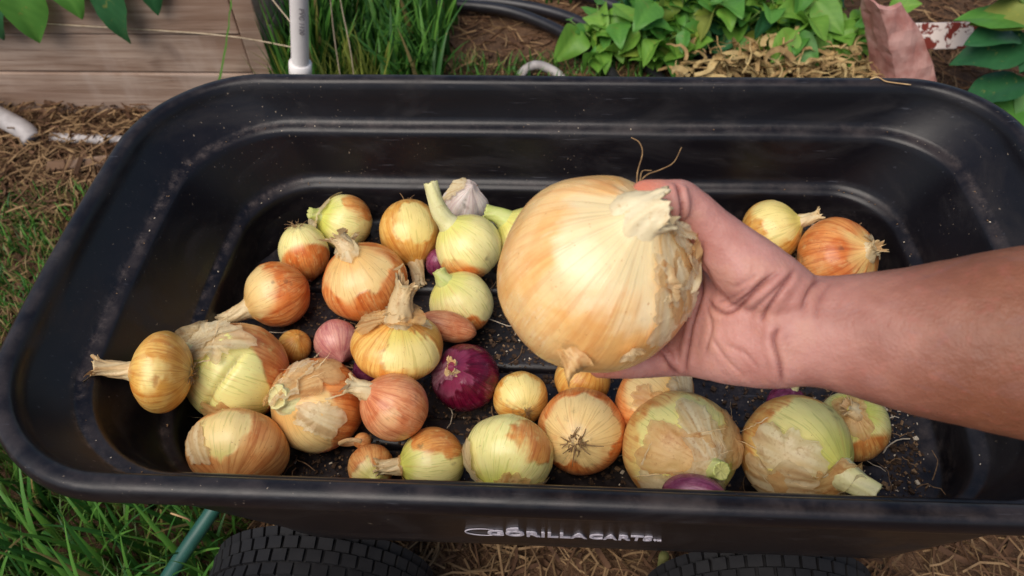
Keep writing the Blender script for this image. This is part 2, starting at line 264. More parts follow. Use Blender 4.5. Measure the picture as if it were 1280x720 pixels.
CREASES = [[(0.1093, -0.2228, 0.7377), (0.1019, -0.2315, 0.731), (0.0945, -0.2405, 0.724), (0.0902, -0.2466, 0.7192)], [(0.0977, -0.2248, 0.7369), (0.0876, -0.2329, 0.7309), (0.0788, -0.2406, 0.725), (0.0712, -0.2438, 0.7229), (0.0644, -0.2417, 0.7252), (0.0602, -0.2378, 0.7287)], [(0.0933, -0.2274, 0.735), (0.0844, -0.2345, 0.7298), (0.0774, -0.2386, 0.7268)], [(0.1006, -0.2481, 0.7172), (0.098, -0.2541, 0.7124), (0.1014, -0.2633, 0.7045), (0.1035, -0.2735, 0.6958)], [(0.0569, -0.2145, 0.7485), (0.0564, -0.2269, 0.7381), (0.0571, -0.2372, 0.7294), (0.0525, -0.2496, 0.7194), (0.0497, -0.2618, 0.7094), (0.0486, -0.2715, 0.7013)], [(0.0362, -0.2625, 0.7098), (0.0404, -0.2678, 0.705), (0.0455, -0.2724, 0.7009)], [(0.1229, -0.2259, 0.7342), (0.1168, -0.2328, 0.7289), (0.1134, -0.2413, 0.722)], [(0.0418, -0.1893, 0.7705), (0.0438, -0.1947, 0.7659), (0.0448, -0.2006, 0.7609), (0.0432, -0.2072, 0.7555)], [(0.0702, -0.2573, 0.7117), (0.0816, -0.2602, 0.7085), (0.0907, -0.2673, 0.7019)], [(0.0603, -0.2388, 0.7279), (0.0633, -0.2507, 0.7177), (0.0591, -0.263, 0.7077)], [(0.0878, -0.2253, 0.7372), (0.0807, -0.2298, 0.7339), (0.0741, -0.2329, 0.7318)], [(0.1301, -0.2273, 0.7325), (0.124, -0.2345, 0.7269), (0.1212, -0.2443, 0.7189)], [(0.0698, -0.2421, 0.7244), (0.0809, -0.2371, 0.7279), (0.092, -0.2296, 0.7333), (0.1013, -0.2243, 0.7371)], [(0.0666, -0.2392, 0.7271), (0.0742, -0.2367, 0.7286), (0.0835, -0.2314, 0.7324)], [(0.0834, -0.2438, 0.722), (0.093, -0.2361, 0.7278), (0.1058, -0.2261, 0.7352)], [(0.058, -0.2227, 0.7415), (0.0627, -0.23, 0.735), (0.0701, -0.2362, 0.7293)], [(0.0634, -0.2542, 0.7148), (0.0704, -0.2625, 0.7074), (0.0818, -0.2705, 0.6998)]]
CREASE_W = [1.2,1.2,.6,1.1,1.2,1.1,.9,1.9,.35,.5,.4,.4,.6,.4,.5,.5,.35]


# ------------------------------------------------------------------ ground
def mat_ground():
    t = NT('ground_soil'); v = t.obj()
    a = t.noise(v, 3.0, 4); b = t.noise(v, 40, 6, .7); c = t.noise(v, 160, 3, .6)
    col = t.mix(t.ramp(a, .35, .65), s2l(88, 66, 50), s2l(116, 88, 66))
    col = t.mix(t.ramp(b, .45, .75), col, s2l(62, 46, 36)); col = t.mix(t.ramp(c, .6, .75), col, s2l(150, 122, 92))
    t.out(col, .92, .2); t.bump(t.math('ADD', b, t.math('MULTIPLY', c, .4)), .8, .012); return t.m
gx = np.concatenate([[-300, -60, -12, -5], np.linspace(-2.4, 2.4, 121), [5, 12, 60, 300]]); gy = np.concatenate([[-300, -60, -12, -4], np.linspace(-1.4, 3.0, 111), [5, 12, 60, 300]])
GX, GY = np.meshgrid(gx, gy)
def gz(x, y):
    p = np.c_[np.ravel(x) * 3, np.ravel(y) * 3, np.zeros(np.size(x))]
    return .012 * fbm(p, 5, 3) + .006 * fbm(p * 4, 9, 3)
GZ = gz(GX, GY).reshape(GX.shape)
_tx, _ty = np.meshgrid(np.linspace(-2.4, 2.4, 481), np.linspace(-1.4, 3.0, 441)); _tz = gz(_tx, _ty).reshape(_tx.shape)
def gz1(x, y): return float(_tz[int(np.clip((y + 1.4) * 100, 0, 440)), int(np.clip((x + 2.4) * 100, 0, 480))])
tag(link('ground', mesh_np('ground', np.c_[GX.ravel(), GY.ravel(), GZ.ravel()], grid_faces(len(gx), len(gy), False)), mat_ground()), kind='structure')

# ------------------------------------------------------------------ cart
RIMZ = .52
def outline(xl, xr, b, RL, RR, bow, n_arc=14, n_str=22, n_end=14):
    pts = []
    def arc(cx, cy, r, a0, a1):
        for k in range(n_arc + 1):
            a = a0 + (a1 - a0) * k / n_arc; pts.append((cx + r * math.cos(a), cy + r * math.sin(a)))
    def line(x0, y0, x1, y1, n):
        for k in range(1, n): pts.append((x0 + (x1 - x0) * k / n, y0 + (y1 - y0) * k / n))
    h = math.pi / 2
    arc(xr - RR, b - RR, RR, 0, h); line(xr - RR, b, xl + RL, b, n_str); arc(xl + RL, b - RL, RL, h, 2 * h)
    line(xl, b - RL, xl, -b + RL, n_end); arc(xl + RL, -b + RL, RL, 2 * h, 3 * h); line(xl + RL, -b, xr - RR, -b, n_str)
    arc(xr - RR, -b + RR, RR, 3 * h, 4 * h); line(xr, -b + RR, xr, b - RR, n_end)
    p = np.array(pts); xm = (xl + xr) / 2; s = np.abs(p[:, 0] - xm) / ((xr - xl) / 2)
    p[:, 0] -= np.sign(p[:, 0] - xm) * bow * (p[:, 1] / b) ** 2 * sstep(.5, 1, s)
    return p
# dz, xl, xr, b, RL, RR, bow
K = dict(rim=(-.519, .484, .272, .135, .105), l1=(-.470, .434, .2385, .115, .085), l2=(-.417, .384, .213, .085, .07), fl=(-.397, .364, .195, .065, .055), ob=(-.405, .388, .2245, .17, .11))
def lv(key, off, z, bow=.014):
    xl, xr, b, RL, RR = K[key]; return (xl + off, xr - off, b - off, max(RL - off, .01), max(RR - off, .01), bow), z
prof = [  # outside, from the underside of the floor up to the lip, over it and down the inside
    lv('ob', .16, -.192), lv('ob', .03, -.192), lv('ob', .004, -.190), lv('ob', -.001, -.184), lv('ob', -.004, -.17), lv('l1', -.008, -.06), lv('l1', -.012, -.047),
    lv('rim', .019, -.022), lv('rim', .0165, -.012), lv('rim', .008, -.012), lv('rim', .0035, -.0205), lv('rim', .0012, -.020), lv('rim', 0, -.016), lv('rim', .0004, -.007), lv('rim', .0024, -.0024), lv('rim', .006, -.0003), lv('rim', .0125, 0),
    lv('rim', .0165, -.0012), lv('rim', .019, -.004), lv('rim', .0215, -.011), lv('rim', .0245, -.022), lv('l1', -.0035, -.042), lv('l1', -.0012, -.0468), lv('l1', .0015, -.0492), lv('l1', .006, -.0506), lv('l1', .0105, -.0518), lv('l1', .0135, -.055), lv('l1', .0152, -.062),
    lv('l2', -.0045, -.108), lv('l2', -.0022, -.1155), lv('l2', .0008, -.1188), lv('l2', .0045, -.1206), lv('l2', .0085, -.1222), lv('l2', .0110, -.126), lv('l2', .0125, -.133),
    lv('fl', -.004, -.166), lv('fl', -.001, -.172), lv('fl', .005, -.175), lv('fl', .03, -.1752), lv('fl', .10, -.1752), lv('fl', .165, -.1752)]
def mat_tub():
    t = NT('black_moulded_plastic'); v = t.obj()
    a = t.noise(v, 7, 4, .6); g = t.noise(v, 900, 2, .5); sp = t.noise(v, 260, 2, .5); sc = t.noise(t.vscale(v, (3, 40, 40)), 6, 3, .6)
    geo = t.n('ShaderNodeNewGeometry'); sx = t.n('ShaderNodeSeparateXYZ'); t.l(geo.outputs['Normal'], sx.inputs[0]); up = t.ramp(sx.outputs[2], .45, .95)
    dust = t.math('MULTIPLY', t.math('MULTIPLY', up, t.ramp(t.noise(v, 22, 5, .7), .38, .72)), .16)
    speck = t.math('MULTIPLY', t.ramp(sp, .70, .76), t.ramp(a, .46, .62))
    col = t.mix(t.ramp(a, .3, .7), (.0050, .0042, .0058, 1), (.0078, .0066, .0088, 1))
    col = t.mix(dust, col, s2l(122, 108, 102)); col = t.mix(t.math('MULTIPLY', speck, .55), col, s2l(168, 150, 128))
    col = t.mix(t.math('MULTIPLY', t.ramp(sc, .66, .74), .10), col, s2l(150, 150, 160))
    led = t.attr('ledge').outputs['Fac']; smear = t.ramp(t.noise(t.vscale(v, (1, 1, 2.2)), 9, 5, .65, .8), .46, .72)
    col = t.mix(t.math('MULTIPLY', smear, .035), col, s2l(150, 140, 134))
    col = t.mix(t.math('MULTIPLY', t.math('MULTIPLY', led, t.ramp(t.noise(v, 70, 6, .78), .44, .68)), .30), col, s2l(150, 132, 122))
    t.out(col, t.math('ADD', t.math('ADD', t.math('MULTIPLY', a, .14), t.math('MULTIPLY', smear, .22)), .25), .34); t.bump(t.math('ADD', g, t.math('MULTIPLY', sc, .6)), .12, .0006); return t.m
MT = mat_tub()
M_RUB = simple('tyre_rubber', (.006, .0055, .007, 1), (.012, .011, .012, 1), 30, .72, .35, .2)
M_STEEL = simple('black_painted_steel', (.011, .011, .012, 1), (.02, .019, .02, 1), 25, .45, .5, .05)
M_GREY = simple('grey_wheel_paint', (.10, .10, .10, 1), (.14, .14, .135, 1), 20, .5, .4)
cart = empty('garden_cart', (0, 0, 0), 'black plastic garden cart tub with rolled rim, full of harvested onions', 'cart')
rings = [np.c_[outline(*a), np.full(len(outline(*a)), RIMZ + z)] for a, z in prof]; NR = len(rings[0])
TV = np.vstack(rings); TV[:, 2] += .0012 * vnoise(TV * 9, 3); TF = grid_faces(NR, len(rings))
cap_lo = np.mean(rings[0], 0); cap_hi = np.mean(rings[-1], 0); k0 = len(TV); TV = np.vstack([TV, cap_lo, cap_hi])
j = np.arange(NR); jn = (j + 1) % NR
tri = np.vstack([np.stack([np.full(NR, k0), jn, j], -1), np.stack([np.full(NR, k0 + 1), (len(rings) - 1) * NR + j, (len(rings) - 1) * NR + jn], -1)])
led = np.zeros(len(TV)); zz_ = TV[:k0, 2] - RIMZ; inner_ = np.arange(k0) // NR > 20
for zc in (-.0485, -.1178): led[:k0] = np.maximum(led[:k0], np.exp(-((zz_ - zc) / .0022) ** 2) * inner_)
led[:k0] *= .25 + .75 * sstep(-.15, -.40, TV[:k0, 0]) + .2 * sstep(.25, .4, TV[:k0, 0])
led[:k0] = np.maximum(led[:k0], .35 * (zz_ < -.165) * inner_)
tub = link('tub', mesh_np('tub', TV, [TF, tri], True, {'ledge': led}), MT, cart)
tub['label'] = 'black moulded tub with two stepped ledges inside'
FLZ = RIMZ - .1752
for yc, hw in ((-.014, .022), (-.115, .02), (.092, .02)):
    x = np.linspace(-.33, .315, 30); w = np.array([-1, -.93, -.84, -.6, 0, .6, .84, .93, 1]); hz_ = np.array([-.003, .002, .0065, .0085, .009, .0085, .0065, .002, -.003])
    e = np.clip(np.minimum(x - x[0], x[-1] - x) / .02, 0.0, 1)
    V = np.array([[xx, yc + hw * ww, FLZ - .003 + (hh + .003) * sstep(0, 1, ee)] for xx, ee in zip(x, e) for ww, hh in zip(w, hz_)])
    link('floor_rib', mesh_np('floor_rib', V, grid_faces(len(w), len(x), False)), MT, tub)
# lettering on the near outer wall
def wall_frame(xc):
    a = Vector((0, -(K['ob'][2] + .004), RIMZ - .17)); b_ = Vector((0, -(K['l1'][2] + .008), RIMZ - .06)); up = (b_ - a).normalized(); right = Vector((1, 0, 0)); nrm = right.cross(up)
    return a, b_, up, right, nrm
a_, b_, up_, right_, nrm_ = wall_frame(0)
M_LET = simple('white_logo_paint', s2l(176, 168, 176), s2l(214, 206, 214), 120, .55, .4)
def text_mesh(txt, size, sx, off, ext=.0006):
    c = bpy.data.curves.new('lettering', 'FONT'); c.body = txt; c.size = size; c.extrude = ext; c.offset = off * .6; c.align_x = 'LEFT'; c.space_character = 1.02
    o = bpy.data.objects.new('lettering', c); COL.objects.link(o); bpy.context.view_layer.update()
    me = bpy.data.meshes.new_from_object(o.evaluated_get(bpy.context.evaluated_depsgraph_get())); COL.objects.unlink(o); bpy.data.objects.remove(o)
    for v in me.vertices: v.co.x *= sx
    return me
def on_wall(me, x, t, name, tilt=0.0):
    o = link(name, me, M_LET, tub); p = a_ + (b_ - a_) * t + nrm_ * .0008; p.x = x
    R = Matrix((( right_.x, up_.x, nrm_.x), (right_.y, up_.y, nrm_.y), (right_.z, up_.z, nrm_.z))).to_4x4()
    o.matrix_local = Matrix.Translation(p) @ R @ Matrix.Rotation(tilt, 4, 'Z'); return o
LT = 0.25
def lettering(txt, x0, width, hgt):
    me = text_mesh(txt, .0135, 1.0, .00045); xs = [v.co.x for v in me.vertices]; ys = [v.co.y for v in me.vertices]
    kx = width / (max(xs) - min(xs)); ky = hgt / (max(ys) - min(ys)); mx_, my_ = min(xs), min(ys)
    for v in me.vertices: v.co.x = (v.co.x - mx_) * kx; v.co.y = (v.co.y - my_) * ky
    on_wall(me, x0, LT, 'lettering')
lettering('GORILLA', -.0815, .0900, .0170); lettering('CARTS', .0100, .0560, .0165); lettering('TM', .0675, .0070, .0042)
# emblem: a crouched ape silhouette standing in for the O, and an open ring sweeping round the G
ape = [(-.0070, 0), (-.0062, .0052), (-.0046, .0086), (-.0016, .0112), (.0020, .0126), (.0044, .0142), (.0068, .0138), (.0078, .0116), (.0066, .0092), (.0072, .0060), (.0084, .0020), (.0082, 0), (.0056, 0), (.0050, .0042), (.0024, .0058), (.0008, .0046), (.0002, 0), (-.0024, 0), (-.0034, .0036), (-.0044, 0)]
bm = bmesh.new(); fv = bm.faces.new([bm.verts.new((x, y, .0006)) for x, y in ape]); r_ = bmesh.ops.extrude_face_region(bm, geom=[fv])
for g in r_['geom']:
    if isinstance(g, bmesh.types.BMVert): g.co.z = -.0006
bmesh.ops.triangulate(bm, faces=bm.faces[:]); bmesh.ops.recalc_face_normals(bm, faces=bm.faces[:]); me = bpy.data.meshes.new('emblem'); bm.to_mesh(me); bm.free()
for v in me.vertices: v.co.y *= .75; v.co.x *= .8
on_wall(me, -.0590, LT + .165, 'emblem')
ang = np.linspace(math.radians(50), math.radians(318), 40); rp = np.c_[.0165 * np.cos(ang), .0115 * np.sin(ang), np.zeros(40)]
V, F = tube(rp, .0006 * (1.1 - np.abs(np.linspace(-1, 1, 40))) + .0002, 6); on_wall(mesh_np('emblem_ring', V, F), -.0850, LT + .085, 'emblem_ring')
# running gear
def tyre_mesh():
    R0, w = .160, .046; pl = Pile()
    ps = [(.098, -.030), (.104, -.040), (.125, -.0475), (.143, -.0455), (.1535, -.038), (.158, -.026), (.160, -.012), (.1605, 0), (.160, .012), (.158, .026), (.1535, .038), (.143, .0455), (.125, .0475), (.104, .040), (.098, .030)]
    n = 64; a = np.arange(n) * 2 * math.pi / n
    V = np.array([[r * math.cos(t), y, r * math.sin(t)] for r, y in ps for t in a]); pl.add(V, grid_faces(n, len(ps)))
    nb = 44
    for row, yc in enumerate((-.0355, -.0185, 0, .0185, .0355)):
        for k in range(nb):
            t = (k + (.5 if row % 2 else 0)) * 2 * math.pi / nb; r = .1605 - 4.2 * yc * yc
            M = Matrix.Rotation(-t, 3, 'Y'); tl = Matrix.Rotation(-yc * 8, 3, 'Z')
            c = M @ Vector((r + .0015, yc, 0)); pl.box(c, (.0035, .0079, .0094), 0, M @ tl)
    return pl.mesh('tyre', False)
TY = tyre_mesh(); TY.materials.append(M_RUB)
def wheel_mesh():
    ps = [(.02, -.045), (.022, -.03), (.055, -.022), (.085, -.02), (.1, -.034), (.104, -.034), (.1, -.02), (.1, .02), (.104, .034), (.1, .034), (.085, .02), (.055, .022), (.022, .03), (.02, .045), (.001, .045)]
    n = 40; a = np.arange(n) * 2 * math.pi / n
    return mesh_np('wheel', np.array([[r * math.cos(t), y, r * math.sin(t)] for r, y in ps for t in a]), grid_faces(n, len(ps)))
WH = wheel_mesh(); WH.materials.append(M_GREY)
WS = .79
for wx in (-.292, .215):
    for wy in (-.214, .214):
        w = link('wheel', WH, None, cart, (wx, wy, .164 * WS)); w.scale = (WS, WS, WS); link('tyre', TY, None, w)
    V, F = tube([(wx, -.235, .1296), (wx, .235, .1296)], .009, 12); link('axle', mesh_np('axle', V, F), M_STEEL, cart)
pl = Pile()
for yy in (-.11, .11): pl.box((0, yy, .3145), (.34, .013, .0135), bev=.002)
for wx in (-.292, .215):
    pl.box((wx, 0, .2895), (.013, .125, .0125), bev=.002)
    for yy in (-.11, .11): pl.box((wx, yy, .205), (.012, .011, .085), bev=.002)
link('chassis_frame', pl.mesh('chassis_frame', False), M_STEEL, cart)

# ------------------------------------------------------------------ onions
PAL = {  # outer a, outer b, outer streak, inner a, inner b (towards the neck), edge, roughness
    'gold':    ((226, 164, 74), (238, 192, 104), (196, 112, 38), (246, 226, 146), (230, 214, 116), (158, 92, 36), .34),
    'orange':  ((222, 126, 58), (236, 160, 90), (180, 78, 28), (242, 212, 144), (234, 192, 118), (138, 66, 24), .30),
    'tan':     ((218, 146, 84), (232, 176, 108), (180, 98, 46), (240, 216, 146), (216, 210, 120), (124, 70, 34), .36),
    'straw':   ((218, 160, 84), (234, 196, 118), (190, 102, 42), (234, 224, 142), (208, 212, 108), (138, 84, 40), .38),
    'pale':    ((222, 128, 60), (232, 158, 84), (180, 86, 32), (246, 236, 160), (228, 228, 126), (186, 140, 66), .28),
    'green':   ((218, 142, 72), (232, 170, 94), (184, 100, 42), (240, 234, 156), (208, 216, 104), (176, 138, 62), .28),
    'double':  ((216, 136, 76), (230, 164, 98), (180, 92, 40), (236, 232, 150), (210, 218, 112), (134, 92, 44), .30),
    'red':     ((92, 10, 38), (112, 20, 50), (60, 4, 22), (158, 88, 110), (134, 48, 78), (86, 30, 42), .20),
    'purple':  ((114, 40, 72), (144, 70, 100), (84, 20, 48), (182, 126, 146), (164, 96, 122), (96, 42, 56), .24),
    'pink':    ((202, 132, 122), (220, 160, 142), (166, 84, 90), (222, 180, 158), (210, 160, 142), (136, 72, 70), .30),
    'tanpink': ((220, 136, 88), (234, 164, 114), (180, 88, 50), (238, 192, 140), (230, 178, 122), (140, 74, 44), .28),
    'garlic':  ((214, 200, 188), (228, 218, 206), (188, 160, 156), (232, 222, 210), (218, 204, 194), (150, 130, 124), .45),
    'held':    ((240, 182, 108), (246, 204, 138), (216, 130, 60), (250, 228, 184), (238, 216, 164), (184, 120, 56), .28)}
def mat_onion(key, R, name):
    oa, ob, os_, ia, ib, ed, ro = PAL[key]; t = NT(name)
    v = t.vscale(t.obj(), (1 / R, 1 / R, 1 / R))
    flat = t.vscale(v, (1, 1, 0)); nm = t.n('ShaderNodeVectorMath', operation='NORMALIZE'); t.l(flat, nm.inputs[0])
    zz = t.vscale(v, (0, 0, .09)); ad = t.n('ShaderNodeVectorMath', operation='ADD'); t.l(nm.outputs[0], ad.inputs[0]); t.l(zz, ad.inputs[1])
    st = t.noise(ad.outputs[0], 9.0, 5, .62); fine = t.noise(ad.outputs[0], 30.0, 3, .6); vein = t.noise(ad.outputs[0], 20.0, 2, .5); bl = t.noise(v, 1.5, 4, .6, .4); bl2 = t.noise(v, 3.4, 5, .65); spk = t.noise(v, 26, 2, .5)
    at = t.attr('pat'); sep = t.n('ShaderNodeSeparateColor'); t.l(at.outputs['Color'], sep.inputs[0]); peel, edge, dirt = sep.outputs[0], sep.outputs[1], sep.outputs[2]
    neckw = at.outputs['Alpha']
    c = t.mix(t.ramp(bl, .35, .65), s2l(*oa), s2l(*ob))
    c = t.mix(t.math('MULTIPLY', t.ramp(st, .42, .68), .38 if key == 'held' else .7), c, s2l(*os_)); c = t.mix(t.math('MULTIPLY', t.ramp(vein, .55, .60), .22 if key == 'held' else .42), c, s2l(*os_))
    c = t.mix(t.math('MULTIPLY', t.math('MULTIPLY', t.ramp(bl2, .50, .72), t.ramp(fine, .40, .60)), .5), c, s2l(*ia))
    i = t.mix(t.ramp(t.math('ADD', t.math('MULTIPLY', bl, .5), t.math('MULTIPLY', neckw, .5)), .25, .62), s2l(*ia), s2l(*ib))
    i = t.mix(t.math('MULTIPLY', t.ramp(vein, .56, .61), .45), i, s2l(*[int(q * .86) for q in ib])); i = t.mix(t.math('MULTIPLY', t.ramp(st, .56, .74), .30), i, s2l(*oa))
    c = t.mix(t.math('MULTIPLY', peel, t.math('ADD', t.math('MULTIPLY', fine, .35), .72), True), c, i)
    c = t.mix(t.math('MULTIPLY', edge, .55), c, s2l(*ed))
    c = t.mix(t.math('MULTIPLY', t.ramp(spk, .68, .76), .6), c, s2l(*ed))
    c = t.mix(t.math('MULTIPLY', dirt, t.ramp(bl2, .40, .60)), c, s2l(84, 66, 50))
    t.out(c, t.math('ADD', t.math('MULTIPLY', st, .22), ro - .10), .42, **{'Subsurface Weight': .12, 'Subsurface Scale': .006})
    t.bsdf.inputs['Subsurface Radius'].default_value = (1.0, .6, .3)
    t.bump(t.math('ADD', t.math('ADD', t.math('MULTIPLY', st, .8), t.math('MULTIPLY', fine, .4)), t.math('MULTIPLY', bl2, .6)), .32, .0012 if R < .06 else .0016)
    return t.m
def mat_paper(name, c1, c2, c3, trans=.15, thin=False):
    t = NT(name); v = t.obj(); at = t.attr('st').outputs['Fac']; f = t.noise(v, 320, 4, .65); g = t.noise(v, 60, 3, .6)
    c = t.mix(t.ramp(at, .25, .75), s2l(*c1), s2l(*c2)); c = t.mix(t.math('MULTIPLY', t.math('MULTIPLY', t.ramp(f, .50, .70), t.ramp(g, .4, .6)), .65), c, s2l(*c3)); c = t.mix(t.math('MULTIPLY', t.ramp(at, .66, .85), .5), c, s2l(*c3)); c = t.mix(t.math('MULTIPLY', t.ramp(g, .55, .7), .45), c, s2l(*c3))
    t.out(c, .42, .35); t.bump(t.math('ADD', t.math('MULTIPLY', f, .5), at), .4, .0010)
    if thin: t.l(t.math('SUBTRACT', t.math('ADD', .62, t.math('MULTIPLY', g, .5)), t.math('MULTIPLY', t.attr('rimw').outputs['Fac'], .38), True), t.bsdf.inputs['Alpha'])
    tr = t.n('ShaderNodeBsdfTranslucent'); t.l(c, tr.inputs['Color']); mx = t.n('ShaderNodeMixShader'); mx.inputs[0].default_value = trans
    t.l(t.bsdf.outputs[0], mx.inputs[1]); t.l(tr.outputs[0], mx.inputs[2]); t.l(mx.outputs[0], t.t.nodes['Material Output'].inputs['Surface']); return t.m
PAPER = {'dry': mat_paper('dry_neck_skin', (236, 216, 170), (222, 188, 134), (176, 128, 82)), 'pale': mat_paper('pale_neck', (238, 230, 178), (228, 222, 156), (206, 184, 120), .1), 'cream': mat_paper('cream_neck', (244, 228, 188), (234, 212, 164), (206, 168, 116), .1),
         'green': mat_paper('green_neck', (220, 222, 146), (198, 208, 112), (218, 202, 146), .1), 'garlic': mat_paper('garlic_skin', (218, 206, 194), (200, 184, 176), (164, 140, 134)),
         'thin': mat_paper('dried_stem', (206, 170, 122), (186, 148, 100), (140, 104, 68), .05), 'flake': mat_paper('loose_onion_skin', (240, 220, 176), (226, 196, 144), (190, 142, 92), .15, True),
         'flake_gold': mat_paper('loose_gold_skin', (234, 194, 132), (220, 170, 108), (182, 120, 66), .15, True), 'flake_white': mat_paper('loose_white_skin', (242, 226, 184), (228, 204, 154), (186, 146, 98), .15, True), 'flake_red': mat_paper('loose_red_skin', (176, 128, 138), (150, 90, 108), (120, 60, 76), .15, True)}
M_ROOT = simple('onion_root_fibre', s2l(168, 134, 92), s2l(112, 86, 60), 200, .8, .2)
def bulb_profile(R, asp, d, phi, th, seed, garlic=False, SH=.26):
    """radial scale of the body for unit directions d"""
    q = d * 1.35
    s = 1 + .030 * fbm(q, seed, 3) + .007 * np.sin(th * 7 + seed) * np.sin(phi) + .005 * vnoise(np.c_[np.cos(th) * 5, np.sin(th) * 5, d[:, 2] * .8], seed + 3)
    if garlic: s += .07 * (np.abs(np.sin(th * 4 + .4)) - .5) * np.sin(phi)
    x = s * R * d[:, 0]; y = s * R * d[:, 1]; z = s * R * asp * d[:, 2]
    z += R * asp * .22 * np.exp(-(phi / SH) ** 2) + R * .03 * np.exp(-(phi / (SH * 1.9)) ** 2) - R * asp * .02 * np.exp(-((math.pi - phi) / .18) ** 2)
    return np.c_[x, y, z]
def peel_field(d, th, peels, seed, soft=1.0):
    inner = None; edge = np.zeros(len(d)); h = np.zeros(len(d)); base_in = None
    for k, (a, thr, amp, mode) in enumerate(peels):
        s = d @ np.array(a) + amp * (.65 * fbm(d * 2.4 + 7 * k, seed + 11 * k, 5) + .75 * fbm(np.c_[np.cos(th) * 3.2, np.sin(th) * 3.2, d[:, 2] * .9], seed + 5, 4)) - thr
        sf = .03 + .16 * sstep(-.15, .45, vnoise(d * 2.1 + 3, seed + 31)); sf = sf * soft; m = sstep(-sf, sf, s)               # 1 inside the patch; some borders are torn, some fade
        edge = np.maximum(edge, np.exp(-(s / .02) ** 2) * sstep(-.1, .35, vnoise(d * 5, seed + 9)) * (sf < .09))
        v = m if mode == 'i' else 1 - m
        h += (1 - v) * 1.0 + .9 * np.exp(-((s + (.03 if mode == 'i' else -.03)) / .03) ** 2) * (sf < .09)
        inner = v if inner is None else (np.maximum(inner, v) if mode == 'i' else np.minimum(inner, v))
    return inner, edge, h
def make_onion(row, i, nu=132, nv=88, name='onion', cat='onion', group=None):
    c, R, asp, ax, pal, peels, neck, roots, flakes, label = row
    ax = Vector(ax); Q = ax.to_track_quat('Z', 'Y'); Qi = np.array(Q.inverted().to_matrix()); loc = lambda w: Qi @ np.array(w)
    ext = R * math.sqrt(max(0, 1 - ax.z ** 2) + (asp * ax.z) ** 2)
    root = empty(name, (c[0], c[1], c[2] - ext), label, cat, group); off = Vector((0, 0, ext)); seed = 100 + i * 37
    u = np.arange(nu) * 2 * math.pi / nu; p = np.linspace(.02, math.pi - .01, nv)
    PH, TH = np.meshgrid(p, u, indexing='ij'); PH = PH.ravel(); TH = TH.ravel(); d = np.c_[np.sin(PH) * np.cos(TH), np.sin(PH) * np.sin(TH), np.cos(PH)]
    SH = .22 if not neck else max(.15, neck[1] * .8 + .02)
    V = bulb_profile(R, asp, d, PH, TH, seed, pal == 'garlic', SH)
    pl = [(loc(a), t, m, k) for a, t, m, k in peels]
    if pal in ('pale', 'green') and not pl: pl = [((0, 0, 1.0), -3, 0, 'i')]
    if pl:
        inn, ed, h = peel_field(d, TH, pl, seed, 4.0 if i == 90 else 1.0)
    else: inn, ed, h = np.zeros(len(d)), np.zeros(len(d)), np.zeros(len(d))
    if pal == 'double':         # two bare lobes with a cleft between them
        cl = d @ loc(CLEFT[0]) - .06 + .06 * fbm(d * 3, seed + 2, 3); fr = np.clip(d @ loc(CLEFT[1]), 0, 1)
        g = np.exp(-(cl / .06) ** 2) * sstep(.25, .6, fr) * inn; V *= (1 - .075 * g + .03 * inn * np.exp(-((np.abs(cl) - .4) / .35) ** 2))[:, None]; ed = np.maximum(ed, np.exp(-(cl / .02) ** 2) * sstep(.25, .6, fr) * inn * .9)
    V = V + d * (h * R * .009 + R * .004 * fbm(d * 7, seed + 4, 3))[:, None]
    dirt = .85 * np.exp(-((math.pi - PH) / (.30 if roots else .2)) ** 2) + .55 * sstep(.25, .6, fbm(d * 2.2, seed + 21, 4)) * sstep(.0, .35, vnoise(d * 9, seed + 8))
    n0 = len(V); V = np.vstack([V, V[:nu].mean(0), V[-nu:].mean(0)]); at = np.c_[inn, ed, np.clip(dirt, 0, 1), sstep(1.15, .15, PH)]; at = np.vstack([at, at[0], at[-1]])
    jj = np.arange(nu); jn_ = (jj + 1) % nu
    tr = np.vstack([np.stack([np.full(nu, n0), jj, jn_], -1), np.stack([np.full(nu, n0 + 1), (nv - 1) * nu + jn_, (nv - 1) * nu + jj], -1)])
    F = grid_faces(nu, nv)[:, ::-1]
    link('bulb', mesh_np('bulb', V, [F, tr], True, {'pat': at}), mat_onion(pal, R, 'onion_skin_' + pal), root, off, Q)
    if neck:
        nl, nr, style, bend = neck; L = nl * R; bd = loc(bend) if bend is not None else np.array([.1, .1, 1.0]); bd = bd / np.linalg.norm(bd)
        m = 26; n = 44; t = np.linspace(0, 1, m); z0 = asp * R * (.96 if style != 'thin' else .9)
        dirs = np.array([[0, 0, 1.0]]) * (1 - sstep(0, .8, t))[:, None] + bd[None] * sstep(0, .8, t)[:, None]; dirs /= np.linalg.norm(dirs, axis=1)[:, None]
        if style == 'thin': dirs = dirs + np.c_[0 * t, .9 * np.sin(t * 4), 0 * t]; dirs /= np.linalg.norm(dirs, axis=1)[:, None]
        Pp = np.cumsum(dirs * (L + .26 * R) / (m - 1), axis=0) + np.array([0, 0, z0 - .10 * R])
        rr = nr * R * (1 + .30 * np.exp(-(t * (nl + .26) / .16) ** 2) * (0 if style == 'thin' else 1)) * (1 - .18 * sstep(.2, .7, t) + .22 * sstep(.8, 1, t) * (style == 'dry'))
        T, N, B = frames(Pp); a = np.arange(n) * 2 * math.pi / n
        tw = (t * 1.2)[:, None] + a[None]
        g = np.c_[np.cos(tw).ravel() * 2.6, np.sin(tw).ravel() * 2.6, np.repeat(t * 1.4, n)]
        rid = fbm(g, seed + 50, 3).reshape(m, n); amp = {'cream': .32, 'dry': .42, 'green': .16, 'pale': .18, 'garlic': .3, 'thin': .25}[style]
        sq = 1 - (.45 if style == 'dry' else .1) * sstep(.3, 1, t)          # dry necks collapse flat
        rad = rr[:, None] * (1 + amp * rid * (.4 + .6 * sstep(0, .4, t))[:, None])
